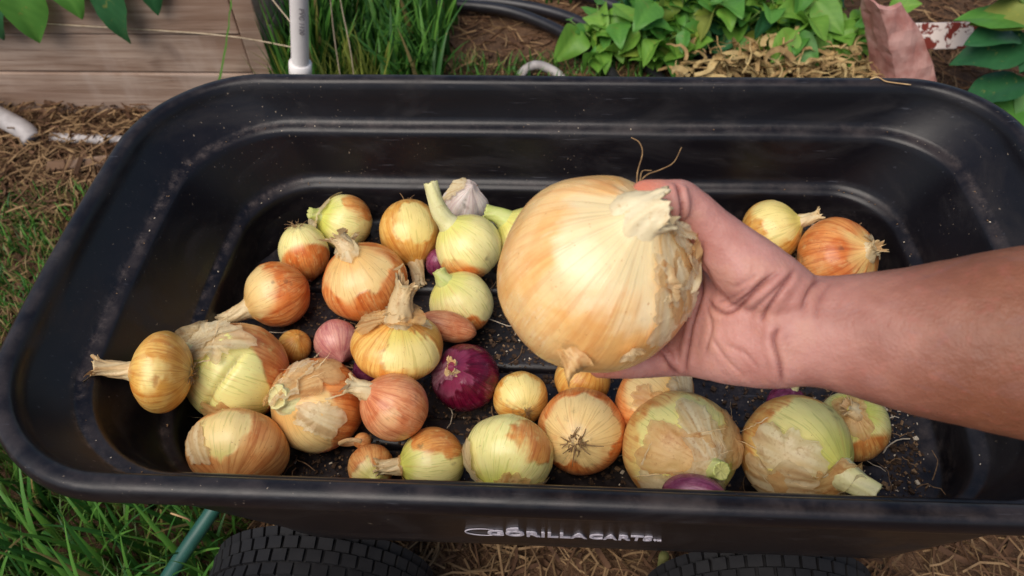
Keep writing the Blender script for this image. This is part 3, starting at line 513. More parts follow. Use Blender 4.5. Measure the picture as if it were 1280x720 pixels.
        Vn = Pp[:, None] + rad[..., None] * (np.cos(a)[None, :, None] * N[:, None] + (sq[:, None] * np.sin(a)[None])[..., None] * B[:, None])
        rag = {'cream': .4, 'dry': .55, 'green': .12, 'pale': .12, 'garlic': .3, 'thin': .1}[style] * nr * R
        k5 = fbm(np.c_[np.cos(a) * 4, np.sin(a) * 4, np.full(n, seed)], seed + 60, 3) * 1.6
        Vn = Vn + (T[:, None] * (k5[None, :, None] * rag) + (Vn - Pp[:, None]) * (k5[None, :, None] * .5 * (style == 'dry'))) * sstep(.6, 1, t)[:, None, None]
        lip = Vn[-1]; cen = Pp[-1]
        in1 = cen + (lip - cen) * .86; in2 = cen + (lip - cen) * .55 - T[-1] * rag * 1.2; in3 = cen + (lip - cen) * .05 - T[-1] * rag * 1.0
        Vn = np.vstack([Vn.reshape(-1, 3), in1, in2, in3]); stv = np.concatenate([(rid * .5 + .5).ravel(), np.full(3 * n, .8)])
        link('neck', mesh_np('neck', Vn, grid_faces(n, m + 3), True, {'st': stv}), PAPER[style], root, off, Q)
        if style == 'dry' and nl > .25:      # frayed ends of the neck skins
            pl_ = Pile()
            for k in range(5):
                aa = rnd.uniform(0, 6.28); b0 = lip[int(aa / 6.28 * n) % n]; dd = T[-1] * rnd.uniform(.5, 1) + (b0 - cen) / (np.linalg.norm(b0 - cen) + 1e-9) * rnd.uniform(.1, .9); ll = R * rnd.uniform(.12, .3); ww = R * rnd.uniform(.05, .12)
                sd = np.cross(T[-1], dd); sd /= np.linalg.norm(sd) + 1e-9; q = []
                for s_ in np.linspace(0, 1, 6):
                    mid = b0 - T[-1] * R * .06 + dd * ll * s_ + sd * ll * .3 * math.sin(s_ * 3 + k) + T[-1] * -ll * .25 * s_ ** 2
                    w_ = ww * (1 - s_ ** 2 * .9) * (1 + .3 * rnd.uniform(-1, 1)); q += [mid - sd * w_, mid + dd * ll * .04, mid + sd * w_]
                pl_.add(q, grid_faces(3, 6, False), 0, rnd.uniform(.2, .9))
            link('neck_shred', pl_.mesh('neck_shred', True, 'st'), PAPER['dry'], root, off, Q)
    if roots:
        pl_ = Pile(); nroot = 46 if roots == 2 else 22
        for k in range(nroot):
            a = rnd.uniform(0, 6.28); r0 = rnd.uniform(0, .12 if roots < 2 else .17) * R; b0 = np.array([r0 * math.cos(a), r0 * math.sin(a), -asp * R * .985]); ll = R * rnd.uniform(.12, .34)
            d0 = np.array([math.cos(a) * rnd.uniform(.2, 1.3), math.sin(a) * rnd.uniform(.2, 1.3), -rnd.uniform(.25, .7)]); cv = np.array([rnd.uniform(-1, 1), rnd.uniform(-1, 1), rnd.uniform(-.2, .6)])
            pts = [b0 + d0 * ll * s_ + cv * ll * .6 * s_ * s_ for s_ in np.linspace(0, 1, 5)]
            V_, F_ = tube(pts, np.linspace(.0008, .0003, 5) * (R / .04), 4); pl_.add(V_, F_)
        link('roots', pl_.mesh('roots'), M_ROOT, root, off, Q)
    for k, (fd, size, lift) in enumerate(flakes):
        link('skin_flake', flake_mesh(R, asp, loc(fd), size, lift, seed + 71 * k, pal == 'garlic'), PAPER['flake_red' if pal == 'red' else 'flake_white' if (k + i) % 3 == 0 or pal == 'garlic' else 'flake_gold' if (k + i) % 3 == 1 else 'flake'], root, off, Q)
    if len(flakes) >= 4 and name == 'onion' and i != 90:         # wispy shreds of dried skin
        for k in range(6):
            fd = loc(flakes[k % len(flakes)][0]) + rng.normal(0, .35, 3); fd /= np.linalg.norm(fd); b0 = fd * R * np.array([1, 1, asp]) * 1.0; tg = np.cross(fd, rng.normal(0, 1, 3)); tg /= np.linalg.norm(tg); ll = R * rng.uniform(.4, .9); w0 = R * rng.uniform(.012, .03); q = []
            for s_ in np.linspace(0, 1, 12):
                dd = fd * 1.0 + tg * s_ * ll / R; dd /= np.linalg.norm(dd); mid = dd * R * np.array([1, 1, asp]) * (1.01 + .22 * s_ ** 2 * rng.uniform(.9, 1.1)) + rng.normal(0, .006 * R, 3); sd = np.cross(dd, tg); w_ = w0 * (1.1 - s_); q += [mid - sd * w_, mid + dd * w_ * .6, mid + sd * w_]
            link('skin_shred', mesh_np('skin_shred', np.array(q), grid_faces(3, 12, False), True, {'st': rng.uniform(.2, .8, len(q))}), PAPER['flake' if k % 2 else 'dry'], root, off, Q)
    return root
def flake_mesh(R, asp, d0, size, lift, seed, garlic=False, body_seed=None):
    """torn sheet of skin lying on the bulb, one side curling away"""
    d0 = np.array(d0) / np.linalg.norm(d0); e2 = np.cross([0, 0, 1.0], d0); e2 /= np.linalg.norm(e2) + 1e-9; e1 = np.cross(d0, e2)
    nr_, na = 14, 64; a = np.arange(na) * 2 * math.pi / na; c0 = rng.uniform(0, 6.28)
    el = 1 + .38 * np.cos(2 * a + rng.uniform(-.5, .5)); bnd = size * el * (1 + .75 * fbm(np.c_[np.cos(a) * 1.8, np.sin(a) * 1.8, np.full(na, seed * .1)], seed, 4) + .13 * vnoise(np.c_[np.cos(a) * 9, np.sin(a) * 9, np.full(na, 1.0)], seed + 1))
    V = []; S_ = []; E_ = []
    for k in range(nr_):
        s = (k + .02) / (nr_ - 1); rho = bnd * s
        d = d0 + (np.cos(a) * rho)[:, None] * e1 + (np.sin(a) * rho)[:, None] * e2; d /= np.linalg.norm(d, axis=1)[:, None]
        side = .5 + .5 * np.cos(a - c0)
        wob = fbm(np.c_[np.cos(a) * rho * 5 / size, np.sin(a) * rho * 5 / size, np.full(na, seed * .2)], seed + 3, 3)
        up = R * (.020 + .8 * lift * (s ** 2.2) * (.2 + .8 * side ** 2) + .07 * min(size, .6) * s * wob)
        th = np.arctan2(d[:, 1], d[:, 0]); ph = np.arccos(np.clip(d[:, 2], -1, 1))
        V.append(d * np.c_[np.full(na, R), np.full(na, R), np.full(na, R * asp)] * 1.004 + d * up[:, None]
                 + np.array([0, 0, 1]) * (R * asp * .18 * np.exp(-(ph / .26) ** 2))[:, None]); E_.append(np.full(na, s ** 3)); S_.append(.5 + .5 * vnoise(np.c_[np.cos(th) * 18, np.sin(th) * 18, d[:, 2] * 1.2], seed + 5))
    return mesh_np('skin_flake', np.vstack(V), grid_faces(na, nr_), True, {'st': np.concatenate(S_), 'rimw': np.concatenate(E_)})
CLEFT = ((0.811, -0.419, -0.408), (-0.301, -0.844, 0.443))
for i, row in enumerate(ONIONS):
    kind = 'garlic_bulb' if row[4] == 'garlic' else 'shallot' if 'shallot' in row[-1] else 'onion_bulbil' if 'bulbil' in row[-1] else 'onion'
    big = row[1] > .03
    make_onion(row, i, 132 if big else 84, 88 if big else 56, kind, {'garlic_bulb': 'garlic', 'onion_bulbil': 'bulbil'}.get(kind, kind), None if kind in ('garlic_bulb', 'onion_bulbil') else kind + 's in the tub')
held = make_onion((HELD['c'], HELD['R'], .985, HELD['ax'], 'held', HELD['peel'], (.12, .25, 'cream', HELD['bend']), 0, HELD['flakes'], 'huge golden onion with torn creamy neck, held up in the hand'), 90, 280, 190)
base = np.array(held.location)
tri3 = np.array(HELD_HANG); nU, nW = 9, 12; V = []
for s_ in np.linspace(0, 1, nW):
    wdt = (1 - s_) ** .8; mid = (tri3[0] + tri3[1]) / 2 * (1 - s_) + tri3[2] * s_; sd = (tri3[1] - tri3[0]) / 2
    for q in np.linspace(-1, 1, nU): V.append(mid + sd * q * (wdt * (1 + .2 * rng.uniform(-1, 1)) + .05) + np.array([0, -.006, .004]) * math.sin(q * 2.2 + s_ * 3) * (.3 + s_) + np.array([0, 0, .002]) * rng.uniform(-1, 1))
link('skin_flake', mesh_np('skin_flake', np.array(V) - base, grid_faces(nU, nW, False), True, {'st': rng.uniform(.2, .8, len(V))}), PAPER['flake_gold'], held)
for l in HELD_ROOTS:
    V, F = tube(spline(np.array(l) - base, 18), np.linspace(.0006, .0003, 18), 5); link('root_strand', mesh_np('root_strand', V, F), M_ROOT, held)

# ------------------------------------------------------------------ arm and hand
def ell_tube(st, up, dep, n=36, m=60):
    A = np.array(st); Sx = spline(A, m); P = Sx[:, :3]; T, _, _ = frames(P); up = np.array(up); V = []
    a = np.arange(n) * 2 * math.pi / n
    for p, t, hw, ht in zip(P, T, Sx[:, 3], Sx[:, 4]):
        w = up - t * (up @ t); w /= np.linalg.norm(w); q = np.cross(t, w)
        V.append(p + hw * np.cos(a)[:, None] * w + ht * np.sin(a)[:, None] * q)
    V = np.vstack([np.vstack(V), P[0], P[-1]]); k = m * n; j = np.arange(n); jn = (j + 1) % n
    tri = np.vstack([np.stack([np.full(n, k), jn, j], -1), np.stack([np.full(n, k + 1), (m - 1) * n + j, (m - 1) * n + jn], -1)])
    return V, [grid_faces(n, m), tri]
def limb(pts, n=20, m=40):
    """round-ended tapered chain"""
    A = spline(np.array(pts), m); P, r = A[:, :3], A[:, 3]; T, _, _ = frames(P); Ps = []; Rs = []
    for k in range(5, 0, -1): a = k / 5.5 * math.pi / 2; Ps.append(P[0] - T[0] * r[0] * math.sin(a)); Rs.append(r[0] * math.cos(a))
    Ps += list(P); Rs += list(r)
    for k in range(1, 6): a = k / 5.5 * math.pi / 2; Ps.append(P[-1] + T[-1] * r[-1] * math.sin(a)); Rs.append(r[-1] * math.cos(a))
    return tube(Ps, Rs, n)
pl = Pile()
pl.add(*ell_tube(ARM, ARM_UP, ARM_DEPTH))
pl.add(*limb(THENAR))
for k, pts in FINGERS.items(): pl.add(*limb(pts))
raw = pl.mesh('person'); ro = link('person_raw', raw)
bm = bmesh.new(); bm.from_mesh(raw); bmesh.ops.recalc_face_normals(bm, faces=bm.faces[:]); bm.to_mesh(raw); bm.free()
md = ro.modifiers.new('r', 'REMESH'); md.mode = 'VOXEL'; md.voxel_size = .0012
bpy.context.view_layer.update()
pm = bpy.data.meshes.new_from_object(ro.evaluated_get(bpy.context.evaluated_depsgraph_get())); bpy.data.objects.remove(ro); pm.name = 'person'; pm.materials.clear()
nV = len(pm.vertices); V = np.zeros(nV * 3); pm.vertices.foreach_get('co', V); V = V.reshape(-1, 3)
E = np.zeros(len(pm.edges) * 2, int); pm.edges.foreach_get('vertices', E); E = E.reshape(-1, 2); deg = np.bincount(E.ravel(), minlength=nV)[:, None]
def lap(X):
    S_ = np.zeros_like(X)
    for c_ in range(X.shape[1]): S_[:, c_] = np.bincount(E[:, 0], X[E[:, 1], c_], nV) + np.bincount(E[:, 1], X[E[:, 0], c_], nV)
    return S_ / deg - X
for _ in range(14): V = V + .5 * lap(V); V = V - .46 * lap(V) if _ % 2 else V
for _ in range(5): V = V + .5 * lap(V)
pm.vertices.foreach_set('co', V.ravel()); pm.update()
Nv = np.zeros(nV * 3); pm.vertices.foreach_get('normal', Nv); Nv = Nv.reshape(-1, 3)
bv = BVHTree.FromPolygons([tuple(v) for v in V], [tuple(p.vertices) for p in pm.polygons])
crease = np.zeros(nV); disp = np.zeros(nV)
for line, wgt in zip(CREASES, CREASE_W):
    hits = []
    for p in spline(np.array(line), 24):      # drop the crease points onto the skin
        h = bv.ray_cast(CAM, (Vector(p) - CAM).normalized())
        if h[0] is not None: hits.append(np.array(h[0]))
    if len(hits) < 3: continue
    H = np.array(hits); seg = np.linalg.norm(np.diff(H, axis=0), axis=1); dmin = np.full(nV, 9.0); tt = np.zeros(nV)
    near = np.where((V > H.min(0) - .02).all(1) & (V < H.max(0) + .02).all(1))[0]
    for k in range(len(H) - 1):
        if seg[k] > .012: continue
        ab = H[k + 1] - H[k]; s_ = np.clip(((V[near] - H[k]) @ ab) / (ab @ ab + 1e-12), 0, 1); dd = np.linalg.norm(V[near] - (H[k] + s_[:, None] * ab), axis=1)
        b_ = dd < dmin[near]; dmin[near] = np.where(b_, dd, dmin[near]); tt[near] = np.where(b_, (k + s_) / (len(H) - 1), tt[near])
    fade = np.minimum(1, np.minimum(tt, 1 - tt) * 7 + .15)
    g = np.exp(-(dmin / .0010) ** 2) * fade * wgt; crease = np.maximum(crease, g); disp += -.0017 * g + .0009 * np.exp(-((dmin - .0042) / .0028) ** 2) * fade * wgt * (dmin < .02)
disp += .0009 * fbm(V * 45, 3, 3) + .00018 * fbm(V * 260, 8, 2)
V = V + Nv * disp[:, None]
for _ in range(1): V = V + .25 * lap(V)
base = np.array([.30, V[:, 1].mean(), V[:, 2].min()])
palm = 1 - sstep(.090, .225, V[:, 0] + .012 * fbm(V * 40, 5, 3))
tipd = np.min([np.linalg.norm(V - np.array(p[-1][:3]), axis=1) for p in list(FINGERS.values()) + [THENAR]], axis=0)
tip = np.exp(-(tipd / .016) ** 2)
pm.vertices.foreach_set('co', (V - base).ravel())
pm.polygons.foreach_set('use_smooth', np.ones(len(pm.polygons), bool))
at = pm.attributes.new('skin', 'FLOAT_COLOR', 'POINT'); at.data.foreach_set('color', np.c_[palm, np.clip(crease, 0, 1), tip, np.ones(nV)].astype(np.float32).ravel()); pm.update()
def mat_skin():
    t = NT('skin'); v = t.obj(); a = t.attr('skin'); sp = t.n('ShaderNodeSeparateColor'); t.l(a.outputs['Color'], sp.inputs[0])
    b1 = t.noise(v, 26, 4, .6); b2 = t.noise(v, 110, 4, .65); pore = t.n('ShaderNodeTexVoronoi'); pore.inputs['Scale'].default_value = 480; t.l(v, pore.inputs['Vector'])
    ln = t.noise(t.vscale(v, (400, 160, 160)), 1.0, 3, .6)
    arm = t.mix(t.ramp(b1, .3, .7), s2l(122, 74, 52), s2l(140, 88, 64)); pal = t.mix(t.ramp(b1, .32, .68), s2l(176, 118, 106), s2l(198, 144, 132))
    c = t.mix(sp.outputs[0], arm, pal); c = t.mix(t.math('MULTIPLY', t.ramp(b2, .52, .72), .22), c, s2l(176, 96, 86))
    c = t.mix(t.math('MULTIPLY', t.ramp(t.noise(v, 55, 3, .5), .5, .68), t.math('MULTIPLY', sp.outputs[0], .28)), c, s2l(204, 156, 130)); c = t.mix(t.math('MULTIPLY', t.ramp(t.noise(t.vscale(v, (1, 3, 3)), 18, 2, .4, 1.2), .60, .68), .10), c, s2l(120, 96, 104)); c = t.mix(t.math('MULTIPLY', sp.outputs[2], .7), c, s2l(218, 116, 74)); c = t.mix(t.math('MULTIPLY', sp.outputs[1], .75), c, s2l(120, 62, 58))  # crease lines darkened in the colour: painted shade and grime in the folds
    t.out(c, t.math('ADD', t.math('MULTIPLY', b2, .2), .40), .38, **{'Subsurface Weight': .22, 'Subsurface Scale': .008}); t.bsdf.inputs['Subsurface Radius'].default_value = (1, .35, .2)
    t.bump(t.math('ADD', t.math('ADD', t.math('MULTIPLY', pore.outputs['Distance'], .5), t.math('MULTIPLY', ln, .5)), b2), .42, .0010); return t.m
person = link('person', pm, mat_skin(), None, base)
tag(person, 'bare right forearm and hand reaching over the tub, gripping the huge onion', 'person')

# ------------------------------------------------------------------ debris on the tub floor
M_D = [simple('dry_skin_bits', s2l(104, 80, 60), s2l(150, 120, 88), 300, .8, .2), simple('soil_crumbs', s2l(54, 42, 34), s2l(86, 66, 50), 300, .9, .2), simple('pale_bits', s2l(190, 174, 150), s2l(216, 200, 176), 300, .8, .2)]
pl = Pile()
def floor_spot():
    while True:
        x, y = rng.uniform(-.37, .345), rng.uniform(-.18, .18)
        if vnoise(np.array([[x * 14, y * 14, 3.]]), 4)[0] > rng.uniform(-.9, .5) or x > .30: return x, y
for k in range(9000):
    x, y = floor_spot(); s = rng.exponential(.0006) + .0003; z = FLZ + (.0085 if any(abs(y - q) < .019 for q in (-.014, -.115, .092)) and -.32 < x < .30 else .0005)
    m = 1 if rng.random() < .66 else (0 if rng.random() < .86 else 2); s *= 1.4 if m == 1 else 1
    M = Matrix.Rotation(rng.uniform(0, 6.28), 3, 'Z') @ Matrix.Rotation(rng.uniform(-.5, .5), 3, 'X'); s = min(s, .0028)
    pl.box((x, y, z + s * .3), (s, s * rng.uniform(.3, .9), s * (.12 if m != 1 else .5)), m, M)
for k in range(1500):   # crumbs swept towards the end of the tub
    x, y = rng.uniform(.24, .352), rng.uniform(-.187, .187); s = min(rng.exponential(.0006) + .0003, .0024); m = 1 if rng.random() < .5 else (0 if rng.random() < .7 else 2)
    pl.box((x, y, FLZ + .0004 + s * .3 + (.0085 if any(abs(y - q) < .019 for q in (-.014, -.115, .092)) and x < .30 else 0)), (s, s * rng.uniform(.3, .9), s * .35), m, Matrix.Rotation(rng.uniform(0, 6.28), 3, 'Z'))
for k in range(330):    # dry root hairs and skin curls
    x, y = floor_spot()
    if rng.random() < .25: x, y = rng.uniform(.26, .345), rng.uniform(.10, .18)
    a = rng.uniform(0, 6.28); L = rng.uniform(.012, .04); z = FLZ + .002; cv = rng.uniform(-1, 1)
    pts = [(np.clip(x + L * s * math.cos(a + cv * s), -.385, .352), np.clip(y + L * s * math.sin(a + cv * s), -.185, .185), z + .008 * math.sin(s * 3) * rng.random() + (.008 if k % 2 else 0)) for s in np.linspace(0, 1, 6)]
    V, F = tube(pts, rng.uniform(.0003, .0008), 4); pl.add(V, F, 0 if rng.random() < .7 else 2)
for k in range(90):     # tangle of dried roots in the far corner
    x, y = rng.uniform(.22, .335), rng.uniform(.13, .175); a = rng.uniform(0, 6.28); L = rng.uniform(.02, .05); cv = rng.uniform(-2.5, 2.5); z = FLZ + rng.uniform(.002, .03); dz = rng.uniform(-.01, .012)
    pts = [(np.clip(x + L * s * math.cos(a + cv * s), -.385, .352), np.clip(y + L * s * math.sin(a + cv * s), -.185, .187), max(FLZ + .001, z + dz * s)) for s in np.linspace(0, 1, 7)]
    V, F = tube(pts, rng.uniform(.0004, .0010), 4); pl.add(V, F, 0 if rng.random() < .75 else 2)
for k in range(110):    # crumbs lodged on the ledges
    lvk = 'l1' if k % 2 else 'l2'; o = outline(*lv(lvk, .006, 0)[0]); p = o[rng.integers(len(o))] + rng.normal(0, .001, 2); s = rng.uniform(.0003, .0009)
    pl.box((p[0], p[1], RIMZ + (-.0503 if k % 2 else -.1205) + .0006), (s, s * .6, s * .4), 2 if rng.random() < .4 else 0, Matrix.Rotation(rng.uniform(0, 6), 3, 'Z'))
tag(link('onion_debris', pl.mesh('onion_debris', False), M_D), 'dry skin flakes, root hairs and soil crumbs scattered on the tub floor', 'debris', kind='stuff')
M_STRAW = simple('straw', s2l(166, 132, 92), s2l(206, 174, 128), 60, .8, .2)
for pts in (([(.329, .262, .5215), (.337, .262, .524), (.345, .258, .5215), (.356, .254, .522), (.372, .252, .5212)]), ([(-.32, -.2765, .498), (-.313, -.279, .500), (-.307, -.279, .494), (-.309, -.277, .486)])):
    V, F = tube(spline(pts, 16), .0008, 6); o = link('straw_wisp', mesh_np('straw_wisp', V, F), M_STRAW); tag(o, 'thin pale straw wisp lying on the far rim of the cart' if pts[0][1] > 0 else 'thin pale curl of straw clinging under the near rim of the cart', 'straw')

# ------------------------------------------------------------------ raised bed, pipes, hoses, boards
def mat_wood(name, c1, c2, c3):
    t = NT(name); v = t.obj(); inf = t.n('ShaderNodeObjectInfo').outputs['Random']
    cb = t.n('ShaderNodeCombineXYZ'); t.l(t.math('MULTIPLY', inf, 37.0), cb.inputs[0]); t.l(t.math('MULTIPLY', inf, 11.0), cb.inputs[2]); ad = t.n('ShaderNodeVectorMath', operation='ADD'); t.l(v, ad.inputs[0]); t.l(cb.outputs[0], ad.inputs[1])
    g = t.noise(t.vscale(ad.outputs[0], (1.5, 30, 30)), 2.2, 6, .65, .6); b = t.noise(t.vscale(ad.outputs[0], (1, 2.5, 2.5)), 4, 3, .5); kn = t.noise(ad.outputs[0], 8, 2, .4)
    c = t.mix(t.ramp(g, .35, .65), s2l(*c1), s2l(*c2)); c = t.mix(t.math('MULTIPLY', t.ramp(b, .45, .7), .6), c, s2l(*c3)); c = t.mix(t.math('MULTIPLY', t.ramp(kn, .66, .76), .8), c, s2l(84, 52, 34)); gr = t.noise(t.vscale(ad.outputs[0], (2, 90, 90)), 3.0, 4, .7); c = t.mix(t.math('MULTIPLY', t.ramp(gr, .56, .68), .5), c, s2l(92, 70, 56)); st = t.noise(t.vscale(ad.outputs[0], (3, 3, 1)), 3, 4, .6); c = t.mix(t.math('MULTIPLY', t.ramp(st, .5, .7), .45), c, s2l(190, 170, 156))
    t.out(c, .78, .25); t.bump(t.math('ADD', g, t.math('MULTIPLY', b, .5)), .5, .003); return t.m
M_WOOD = mat_wood('weathered_pine', (148, 122, 104), (184, 160, 142), (132, 102, 84))
bed = empty('raised_bed', (-1.25, 1.25, 0), 'weathered timber raised bed with stacked planks and a corner post', 'raised bed')
def plank(c, h, parent, name='plank', rz=0.0, mat=None):
    p = Pile(); p.box((0, 0, 0), h, bev=.003); me = p.mesh(name, False); o = link(name, me, mat or M_WOOD, parent); o.location = Vector(c) - parent.location; o.rotation_euler.z = rz; return o
for k, (z0, z1) in enumerate(((-.02, .1055), (.1085, .197), (.200, .288), (.291, .38))):
    plank((-1.335, .868 + .003 * (k % 2), (z0 + z1) / 2), (.672, .018, (z1 - z0) / 2), bed)
    plank((-.630 + .002 * (k % 2), 1.34, (z0 + z1) / 2), (.018, .452, (z1 - z0) / 2), bed)
plank((-.6375, .866, .185), (.022, .021, .20), bed, 'corner_post')
M_SOIL = simple('dark_bed_soil', s2l(52, 40, 32), s2l(78, 60, 46), 40, .95, .2, .8, bd=.01)
p = Pile(); xs, ys = np.meshgrid(np.linspace(-2.0, -.65, 40), np.linspace(.888, 1.8, 30)); p.add(np.c_[xs.ravel(), ys.ravel(), .335 + .012 * fbm(np.c_[xs.ravel() * 9, ys.ravel() * 9, 0 * xs.ravel()], 3, 3)] - np.array(bed.location), grid_faces(40, 30, False)); link('bed_soil', p.mesh('bed_soil'), M_SOIL, bed)
M_PVCD = simple('dull_pvc', s2l(150, 142, 138), s2l(188, 180, 176), 26, .55, .35)
M_PVC = simple('white_pvc', s2l(218, 210, 206), s2l(234, 228, 224), 12, .4, .45)
def pipe(pts, r, label, ends=True, mat=None):
    pts = np.array(pts); b = pts[0].copy(); e = empty('pvc_pipe', b, label, 'pipe'); V, F = tube(spline(pts - b, 14), r, 20); link('pipe', mesh_np('pipe', V, F), mat or M_PVC, e)
    if ends:
        d = pts[1] - pts[0]; d /= np.linalg.norm(d)
        for t0 in ends:
            a = t0 * np.linalg.norm(pts[1] - pts[0]); V, F = tube([d * (a - .018), d * (a - .0165), d * (a + .0165), d * (a + .018)], [r * 1.05, r * 1.3, r * 1.3, r * 1.05], 20); link('coupling', mesh_np('coupling', V, F), M_PVC, e)
    return e
pv = pipe([(-.566, .752, -.02), (-.452, .748, .50), (-.395, .745, .76)], .0165, 'upright white PVC pipe with printed marks beside the raised bed', (.40,))
def pipe_text(e, txt, at, d, r):
    me = text_mesh(txt, .013, 1.0, 0.0002, .0003); o = link('printing', me, simple('grey_ink', s2l(92, 88, 92), s2l(110, 104, 108), 50, .6, .3), e)
    z = Vector((.12, -.78, .45)).normalized(); x = (-Vector(d)).normalized(); z = (z - x * z.dot(x)).normalized(); y = z.cross(x); p = Vector(at) + z * (r + .0004) - y * .005
    o.matrix_local = Matrix(((x.x, y.x, z.x, p.x), (x.y, y.y, z.y, p.y), (x.z, y.z, z.z, p.z), (0, 0, 0, 1)))
pipe_text(pv, 'PVC 1120', Vector((.085, -.004, .348)), (.114, -.004, .52), .0165)
pipe([(-1.33, .93 - .12, .10), (-1.17, .765, .035), (-1.135, .745, .012)], .021, 'short white pipe leaning down to the mulch at the foot of the raised bed', None, M_PVCD)
pipe([(-1.10, .757, .010), (-.96, .746, .014), (-.80, .735, .012)], .0105, 'thin white pipe lying flat in the mulch along the raised bed', None, M_PVCD)
pipe([(-.122, .965, -.01), (-.108, .985, .022), (-.075, .995, .034), (-.03, .985, .018), (-.005, .965, -.01)], .010, 'white curved pipe hoop poking out of the soil behind the cart', None, M_PVCD)
M_HOSE = simple('black_poly_hose', (.012, .011, .013, 1), (.022, .02, .024, 1), 20, .38, .5)
for pts, lab in (([(-1.1, 1.36, .05), (-.42, 1.262, .03), (-.25, 1.245, .03), (-.14, 1.215, .03), (-.03, 1.14, .028), (.05, 1.05, .025), (.10, .95, .02), (.13, .80, .016)], 'black irrigation hose curving across the bare soil to the cart'),
                 ([(-1.1, 1.42, .03), (-.4, 1.295, .022), (-.18, 1.275, .022), (-.02, 1.215, .022), (.10, 1.11, .02), (.19, .98, .018), (.24, .80, .016)], 'second black irrigation hose running just beyond the first'),
                 ([(-.16, 1.42, .02), (-.05, 1.34, .03), (.08, 1.245, .04), (.2, 1.15, .03), (.33, 1.0, .02)], 'black hose end disappearing under the leafy plants')):
    V, F = tube(spline(pts, 60), .0135, 14); o = link('irrigation_hose', mesh_np('irrigation_hose', V, F), M_HOSE); tag(o, lab, 'hose')
V, F = tube(spline([(-.62, -.34, .012), (-.545, -.235, .05), (-.47, -.14, .12), (-.40, -.05, .17), (-.30, .06, .17), (-.2, .1, .17)], 40), .0095, 12)
tag(link('garden_hose', mesh_np('garden_hose', V, F), simple('green_hose', s2l(34, 74, 66), s2l(46, 92, 80), 15, .4, .45)), 'dark green hose slanting up beside the cart tyre', 'hose')
M_TERRA = simple('pink_clay', s2l(164, 108, 98), s2l(200, 156, 146), 22, .7, .3, .4, bd=.003)
nU, nW = 14, 16; Lf = spline([(.655, -.03), (.622, .083), (.59, .16), (.562, .232)], nW); Rt = spline([(.80, -.03), (.742, .084), (.685, .17), (.632, .228)], nW); V = []
for th_ in (0, .010):
    for q in range(nW):
        for k in range(nU):
            t = k / (nU - 1); x = Lf[q, 0] * (1 - t) + Rt[q, 0] * t; z = Lf[q, 1] * (1 - t) + Rt[q, 1] * t; y = .905 + .10 * (z - .1) + max(0, .30 - t) * .16 - .02 * math.sin(t * 3) + th_
            V.append((x, y, z))
V = np.array(V); V += .004 * np.c_[vnoise(V * 38, 1), vnoise(V * 38, 2), vnoise(V * 38, 3)] + .0015 * np.c_[vnoise(V * 140, 1), vnoise(V * 140, 2), vnoise(V * 140, 3)]
n1 = nU * nW; Fa = grid_faces(nU, nW, False); bd = [k for k in range(nU)] + [q * nU + nU - 1 for q in range(1, nW)] + [(nW - 1) * nU + k for k in range(nU - 2, -1, -1)] + [q * nU for q in range(nW - 2, 0, -1)]
Fe = np.array([[a, b, b + n1, a + n1] for a, b in zip(bd, bd[1:] + bd[:1])])
o = link('clay_shard', mesh_np('clay_shard', V, np.vstack([Fa, Fa[:, ::-1] + n1, Fe]), False), M_TERRA); tag(o, 'pinkish clay shard leaning behind the far rim beside the dry stalks', 'shard')
def mat_peel():
    t = NT('peeling_paint'); v = t.obj(); f = t.noise(v, 32, 5, .7, .5); c = t.mix(t.ramp(f, .47, .52), s2l(116, 44, 34), s2l(222, 206, 198)); t.out(c, .7, .3); t.bump(t.ramp(f, .47, .52), .5, .002); return t.m
p = Pile(); p.box((.79, .975, .125), (.115, .012, .026), 0, Matrix.Rotation(math.radians(8), 3, 'Z') @ Matrix.Rotation(math.radians(-30), 3, 'X') @ Matrix.Rotation(math.radians(3), 3, 'Y'), .002)
o = link('painted_board', p.mesh('painted_board', False), mat_peel()); tag(o, 'narrow board with white paint peeling off red wood', 'board')
# twine along and beside the bed
M_TW = simple('twine', s2l(176, 156, 128), s2l(206, 188, 160), 90, .8, .2)
for pts, lab in (([(-1.35, .845, .245), (-1.0, .842, .225), (-.70, .84, .205), (-.52, .80, .20)], 'slack pale twine stretched along the front of the raised bed'),
                 ([(-.62, .86, .42), (-.57, .80, .34), (-.515, .765, .27)], 'short twine slanting from the bed corner to the pipe'),
                 ([(-.43, .80, .45), (-.445, .80, .33), (-.455, .79, .21), (-.46, .78, .05)], 'pale string hanging beside the upright pipe'),
                 ([(-.405, .80, .45), (-.425, .79, .33), (-.425, .78, .2), (-.44, .78, .03)], 'second pale string hanging nearer the tall grass')):
    V, F = tube(spline(pts, 30), .0013, 6); tag(link('twine', mesh_np('twine', V, F), M_TW), lab, 'twine')

